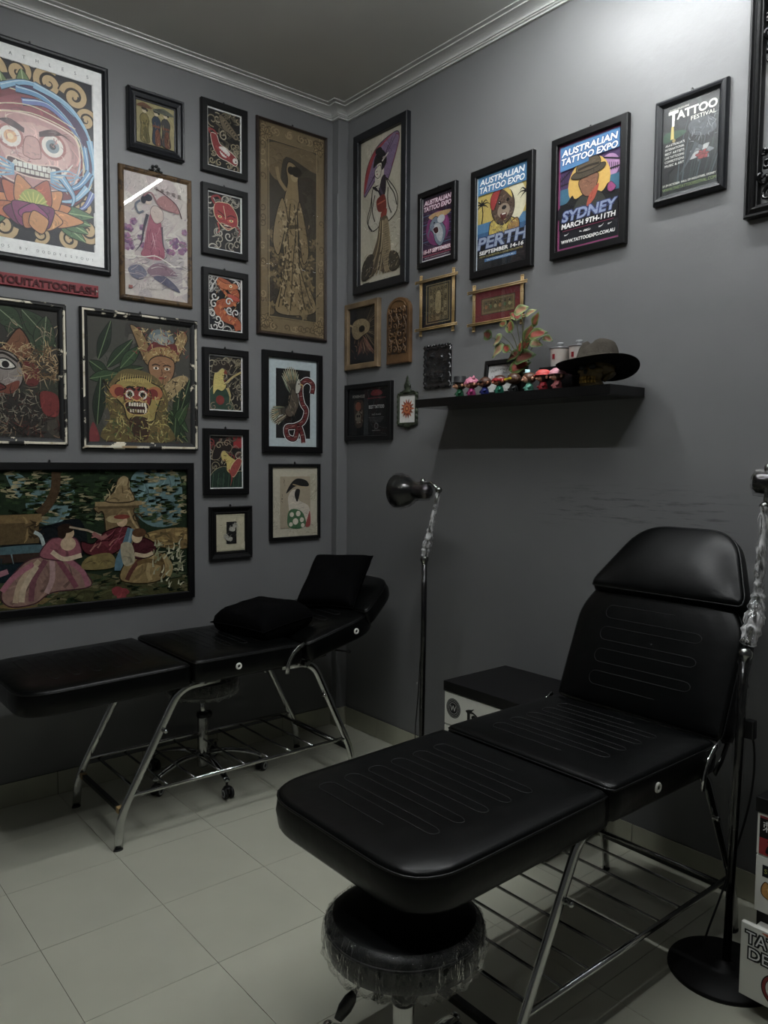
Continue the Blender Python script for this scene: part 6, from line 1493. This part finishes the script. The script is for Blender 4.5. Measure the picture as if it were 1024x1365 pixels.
def catcap(b, s):
    b.lathe([(.0245, .053), (.0248, .058), (.021, .068), (.012, .075), (0, .0775)], 20, cap=False)
    for sx in (-1, 1): b.lathe([(.008, 0), (.005, .008), (0, .017)], 8, M=Matrix.Translation((sx * .015, 0, .068)) @ Matrix.Rotation(sx * .3, 4, 'Y')); b.ball((sx * .0095, -.020, .0515), (.010, .005, .0075), 0, 12, 8)
def cap(b, s):
    b.lathe([(.0255, .054), (.026, .058), (.0235, .068), (.014, .0765), (0, .079)], 22, cap=False); b.lathe([(.0255, .055), (.031, .054), (.031, .056), (.0255, .058)], 22, cap=False)
def cape(b, s): b.lathe([(.019, .004), (.017, .02), (.011, .034)], 16, cap=False)
ys = [-1.135, -1.208, -1.286, -1.370, -1.448, -1.530, -1.602, -1.672]
figurine('small toy figurine in a black top hat and green suit, leftmost on the shelf', ys[0], -.185, '#1f5a3c', '#3b2a20', [('hat', tophat, '#1a1a1c')])
figurine('small toy figurine in a pink eared cap and magenta suit', ys[1], -.185, '#a03a70', '#5c3a28', [('cap', catcap, '#c97a90')], sc=1.0)
figurine('small brown toy figurine with a dark eye mask and blue suit', ys[2], -.185, '#1f2a6a', '#4a2e20', [('mask', mask, '#1c1512')], '#8a5c44')
figurine('small toy figurine with a red eye mask and teal suit', ys[3], -.185, '#23705a', '#4a2e22', [('mask', bandmask, '#9c2024'), ('eye_patch', mask, '#8c1c20')], '#a5624a', 1.02)
figurine('small toy figurine with a yellow visor and black suit', ys[4], -.185, '#17181a', '#4a3022', [('visor', visor, '#d6c22c')], '#4a3022', 1.05)
figurine('small toy figurine with a tiny pale blue hat and mint dress', ys[5], -.185, '#6fb09c', '#5a3b2a', [('hat', minihat, '#a9c9cc')], '#d09a80')
figurine('small toy figurine in a coral cap and red dress', ys[6], -.185, '#a03038', '#2a1c18', [('cap', cap, '#c9504c')], '#c99078')
figurine('small toy figurine in a pale pink cap and rosy dress, rightmost on the shelf', ys[7], -.185, '#b56a6c', '#3a241c', [('cap', cap, '#d69aa6')], '#d8a288')

# little framed picture leaning on the wall behind the figurines
t = thing('framed_picture', 'little black-framed monochrome sketch leaning behind the figurines', 'picture', (-.062, -1.165, SZ + .0005), -pi / 2)
t.rotation_euler = (radians(-7), 0, -pi / 2)
sweep_rect(.245, .165, FLAT(.022, .018)).build('frame', 'blackwood', t)
MB().box(.02, .225, -.0065, -.001, .02, .145).build('backing_board', 'ivory', t)
c = Cv(.205, .125, '#c6c6c2'); art_papers(c); c.build('print', t, .02, -.0075, .02)

# potted artificial plant
t = thing('potted_plant', 'artificial plant with green and red leaves in a small pot behind the figurines', 'plant', (-.11, -1.43, SZ))
MB().lathe([(0, 0), (.026, 0), (.030, .01), (.036, .06), (.038, .062), (.034, .062), (.030, .050), (0, .050)], 24).build('pot', 'blackplastic', t)
def leafmesh(cin, cout, rim):
    n = 9; vs = []; fs = []; cols = []
    for i in range(n + 1):
        u = i / n; wd = .36 * (sin(pi * u ** .8)) ** .9 * (1 - .25 * u)
        for j, q in enumerate((-1, -.72, -.35, 0, .35, .72, 1)):
            vs.append((u, q * wd, -.16 * u * u + .10 * abs(q) * wd * 2 + .03 * sin(u * 9 + q * 3)))
            e = abs(q); k = 0 if (e < .4 and .12 < u < .8) else (1 if e < .9 else 2)
            cols.append([lin(cin), lin(cout), lin(rim)][k])
    for i in range(n):
        for j in range(6): a = i * 7 + j; fs.append((a, a + 1, a + 8, a + 7))
    me = bpy.data.meshes.new('leaf'); me.from_pydata(vs, [], fs); me.materials.append(M['leaf'])
    ca = me.color_attributes.new('Col', 'FLOAT_COLOR', 'POINT'); ca.data.foreach_set('color', [x for c_ in cols for x in c_])
    me.polygons.foreach_set('use_smooth', [True] * len(fs)); return me
LM = [leafmesh('#80342a', '#3c5428', '#6f7c44'), leafmesh('#a07a60', '#7f9462', '#a3ae80'), leafmesh('#4c241c', '#2c4020', '#4f6036'), leafmesh('#6c3c28', '#465a30', '#7a864c')]
stems = [((648, 447), (-.01, .215, .255)), ]
LV = [(-.195, .270, .075, 2, 25, 3), (-.125, .235, .085, 1, -20, 1), (-.115, .190, .090, 1, -30, 1), (-.060, .195, .060, 0, 40, 3), (-.04, .285, .075, 3, 60, 3), (.015, .345, .075, 1, 15, 1), (-.045, .335, .07, 0, 150, 3), (.035, .250, .085, 3, 75, 3), (.00, .215, .085, 0, 60, 0), (.095, .295, .065, 3, 70, 3), (.110, .235, .085, 0, 10, 0), (.085, .200, .06, 1, -10, 1), (.04, .150, .115, 2, 10, 2), (-.03, .160, .085, 2, 200, 2), (.01, .115, .10, 0, 20, 2), (.02, .190, .05, 0, 90, 0), (-.08, .30, .05, 3, 160, 3), (.055, .33, .055, 1, 30, 1), (.14, .215, .05, 3, -20, 3)]
R = random.Random(12)
for k, (dy, dz, L_, mi, ang, _m) in enumerate(LV):
    # dy measured to the right as seen from the room
    c0 = Vector((R.uniform(-.045, .02), -dy, dz)); a = radians(ang if dy >= 0 or ang > 90 else 180 - ang)
    d = Vector((R.uniform(-.25, .25), -cos(a), sin(a))).normalized(); nrm = Vector((-.9, R.uniform(-.3, .3), R.uniform(.1, .6)))
    yv = nrm.cross(d).normalized(); zv = d.cross(yv); base = c0 - d * L_ * .5
    lf = bpy.data.objects.new('leaf', LM[mi]); COL.objects.link(lf); lf.parent = t
    lf.matrix_local = Matrix(((d.x * L_, yv.x * L_, zv.x * L_, base.x), (d.y * L_, yv.y * L_, zv.y * L_, base.y), (d.z * L_, yv.z * L_, zv.z * L_, base.z), (0, 0, 0, 1)))
    root = Vector((R.uniform(-.01, .01), R.uniform(-.01, .01), .045)); mid = root * .4 + base * .6 + Vector((0, 0, .02)); mid.y *= .6
    MB().tube(catmull([root, mid, base], False, 5), .0016, seg=5).build('stem', 'stem', t)

# black box carrying two enamel mugs
t = thing('storage_box', 'low matte black box under the two white mugs', 'box', (-.075, -1.635, SZ))
MB().box(-.052, .052, -.105, .100, 0, .088, .002).build('box_body', 'blackwood', t); MB().box(-.054, .054, -.107, .102, .089, .1, .002).build('box_lid', 'blackwood', t)
def mug(label, x, y, z, lidh):
    t = thing('enamel_mug', label, 'mug', (x, y, z), 0, None)
    MB().lathe([(0, 0), (.035, 0), (.037, .003), (.040, .070), (.0415, .072), (.0385, .072), (.036, .004), (0, .004)], 32).build('mug_body', 'white', t)
    MB().lathe([(.0392, .0702), (.0423, .0712), (.0423, .0736), (.0392, .0736)], 32, cap=False).build('rim', 'greyplastic', t)
    MB().box(-.0425, -.0400, -.004, .007, .030, .050, .0004).build('red_mark', 'redsign', t)
    MB().lathe([(0, .0755), (.036, .0750), (.044, .0742), (.044, .0765), (.02, .080), (.009, .083), (.008, .088), (.015, .093), (.012, .099), (0, .100)], 32).build('lid', 'greyplastic', t)
mug('white enamel mug with grey lid beside the plant', -.075, -1.597, SZ + .1005, 1)
mug('white enamel mug with grey lid partly behind the hat crown', -.075, -1.690, SZ + .1005, 1)

# hat on a skull
HY = -1.828
t = thing('skull_ornament', 'yellowed skull ornament with gold teeth under the hat brim', 'ornament', (-.135, HY, SZ + .0))
b = MB(); b.ball((.01, 0, .075), (.075, .060, .052), 0, 24, 16); b.ball((-.05, 0, .045), (.036, .044, .038), 0, 20, 12); b.lathe([(0, 0), (.042, 0), (.046, .008), (.040, .022), (.030, .03), (0, .03)], 24, M=Matrix.Translation((-.045, 0, 0)) @ Matrix.Scale(.8, 4, (1, 0, 0)))
for s in (-1, 1): b.ball((-.055, s * .036, .058), (.022, .016, .012), 0, 12, 8); b.tube([(-.03, s * .045, .02), (.0, s * .05, .05), (.02, s * .05, .06)], .007, seg=8)
b.build('cranium', 'bone', t)
b = MB()
for s in (-1, 1): b.ball((-.074, s * .022, .072), (.014, .015, .013), 0, 14, 8)
b.ball((-.087, 0, .052), (.006, .008, .010), 0, 10, 6)
b.build('eye_sockets', 'rubber', t)
for row, z in ((0, .030), (1, .017)):
    for k in range(8):
        a = (k - 3.5) * .26
        MB().box(-.004, .004, -.0045, .0045, -.0058, .0058, .0015, M=Matrix.Translation((-.045 - .045 * cos(a), .040 * sin(a), z)) @ Matrix.Rotation(a, 4, 'Z')).build('tooth', 'gold', t)
t = thing('felt_hat', 'grey wide-brimmed felt hat tilted over the skull ornament', 'hat', (-.175, HY - .018, SZ + .064))
t.rotation_euler = (radians(-5), radians(11), 0)
vs = []; fs = []; n = 64
def ringpt(r, z, i, ex=1.0, dent=0):
    a = 2 * pi * i / n; return (r * cos(a) * .93, r * sin(a), z + dent)
prof_t = [(.190, .004), (.186, .0065), (.150, .006), (.115, .008), (.094, .012), (.090, .020), (.086, .05), (.078, .085), (.068, .105), (.054, .113), (.030, .108), (0.0, .098)]
prof_b = [(.190, .004), (.150, .003), (.115, .004), (.090, .004), (.084, .02), (.080, .05), (.072, .085), (.05, .10), (0, .094)]
def hatsurf(prof, mi, b):
    vs = []; fs = []
    for r, z in prof:
        if z > .01 and r < .1: r *= 1.14
        for i in range(n):
            a = 2 * pi * i / n; br = max(0, (r - .09) / .1); zz = z + br * (.018 * sin(a) ** 2 - .006 * cos(a) ** 2)
            if z > .09: zz -= .022 * math.exp(-(r * sin(a) / .02) ** 2) * (1 if z > .1 else .5)
            if z > .04: fr = max(0, -cos(a)) ** 3
            else: fr = 0
            rr = r * (1 - .12 * fr * min(1, z / .1)); vs.append((rr * cos(a) * .95, rr * sin(a), zz))
    for j in range(len(prof) - 1):
        for i in range(n): i2 = (i + 1) % n; fs.append((j * n + i, j * n + i2, (j + 1) * n + i2, (j + 1) * n + i))
    b.add(vs, fs, mi, True)
t.scale = (.82, .82, .92)
b = MB(); hatsurf(prof_t, 0, b); b.build('crown_and_brim', 'felt', t)
b = MB(); hatsurf([(r * .998, z - .0022) for r, z in prof_b], 0, b); b.build('brim_lining', 'feltdark', t)
MB().tube([(.1035 * cos(a) * .95, .1035 * sin(a), .020) for a in [2 * pi * k / 48 for k in range(48)]], .006, .0022, seg=8, closed=True, upv=(0, 0, 1)).build('hat_band', 'feltdark', t)
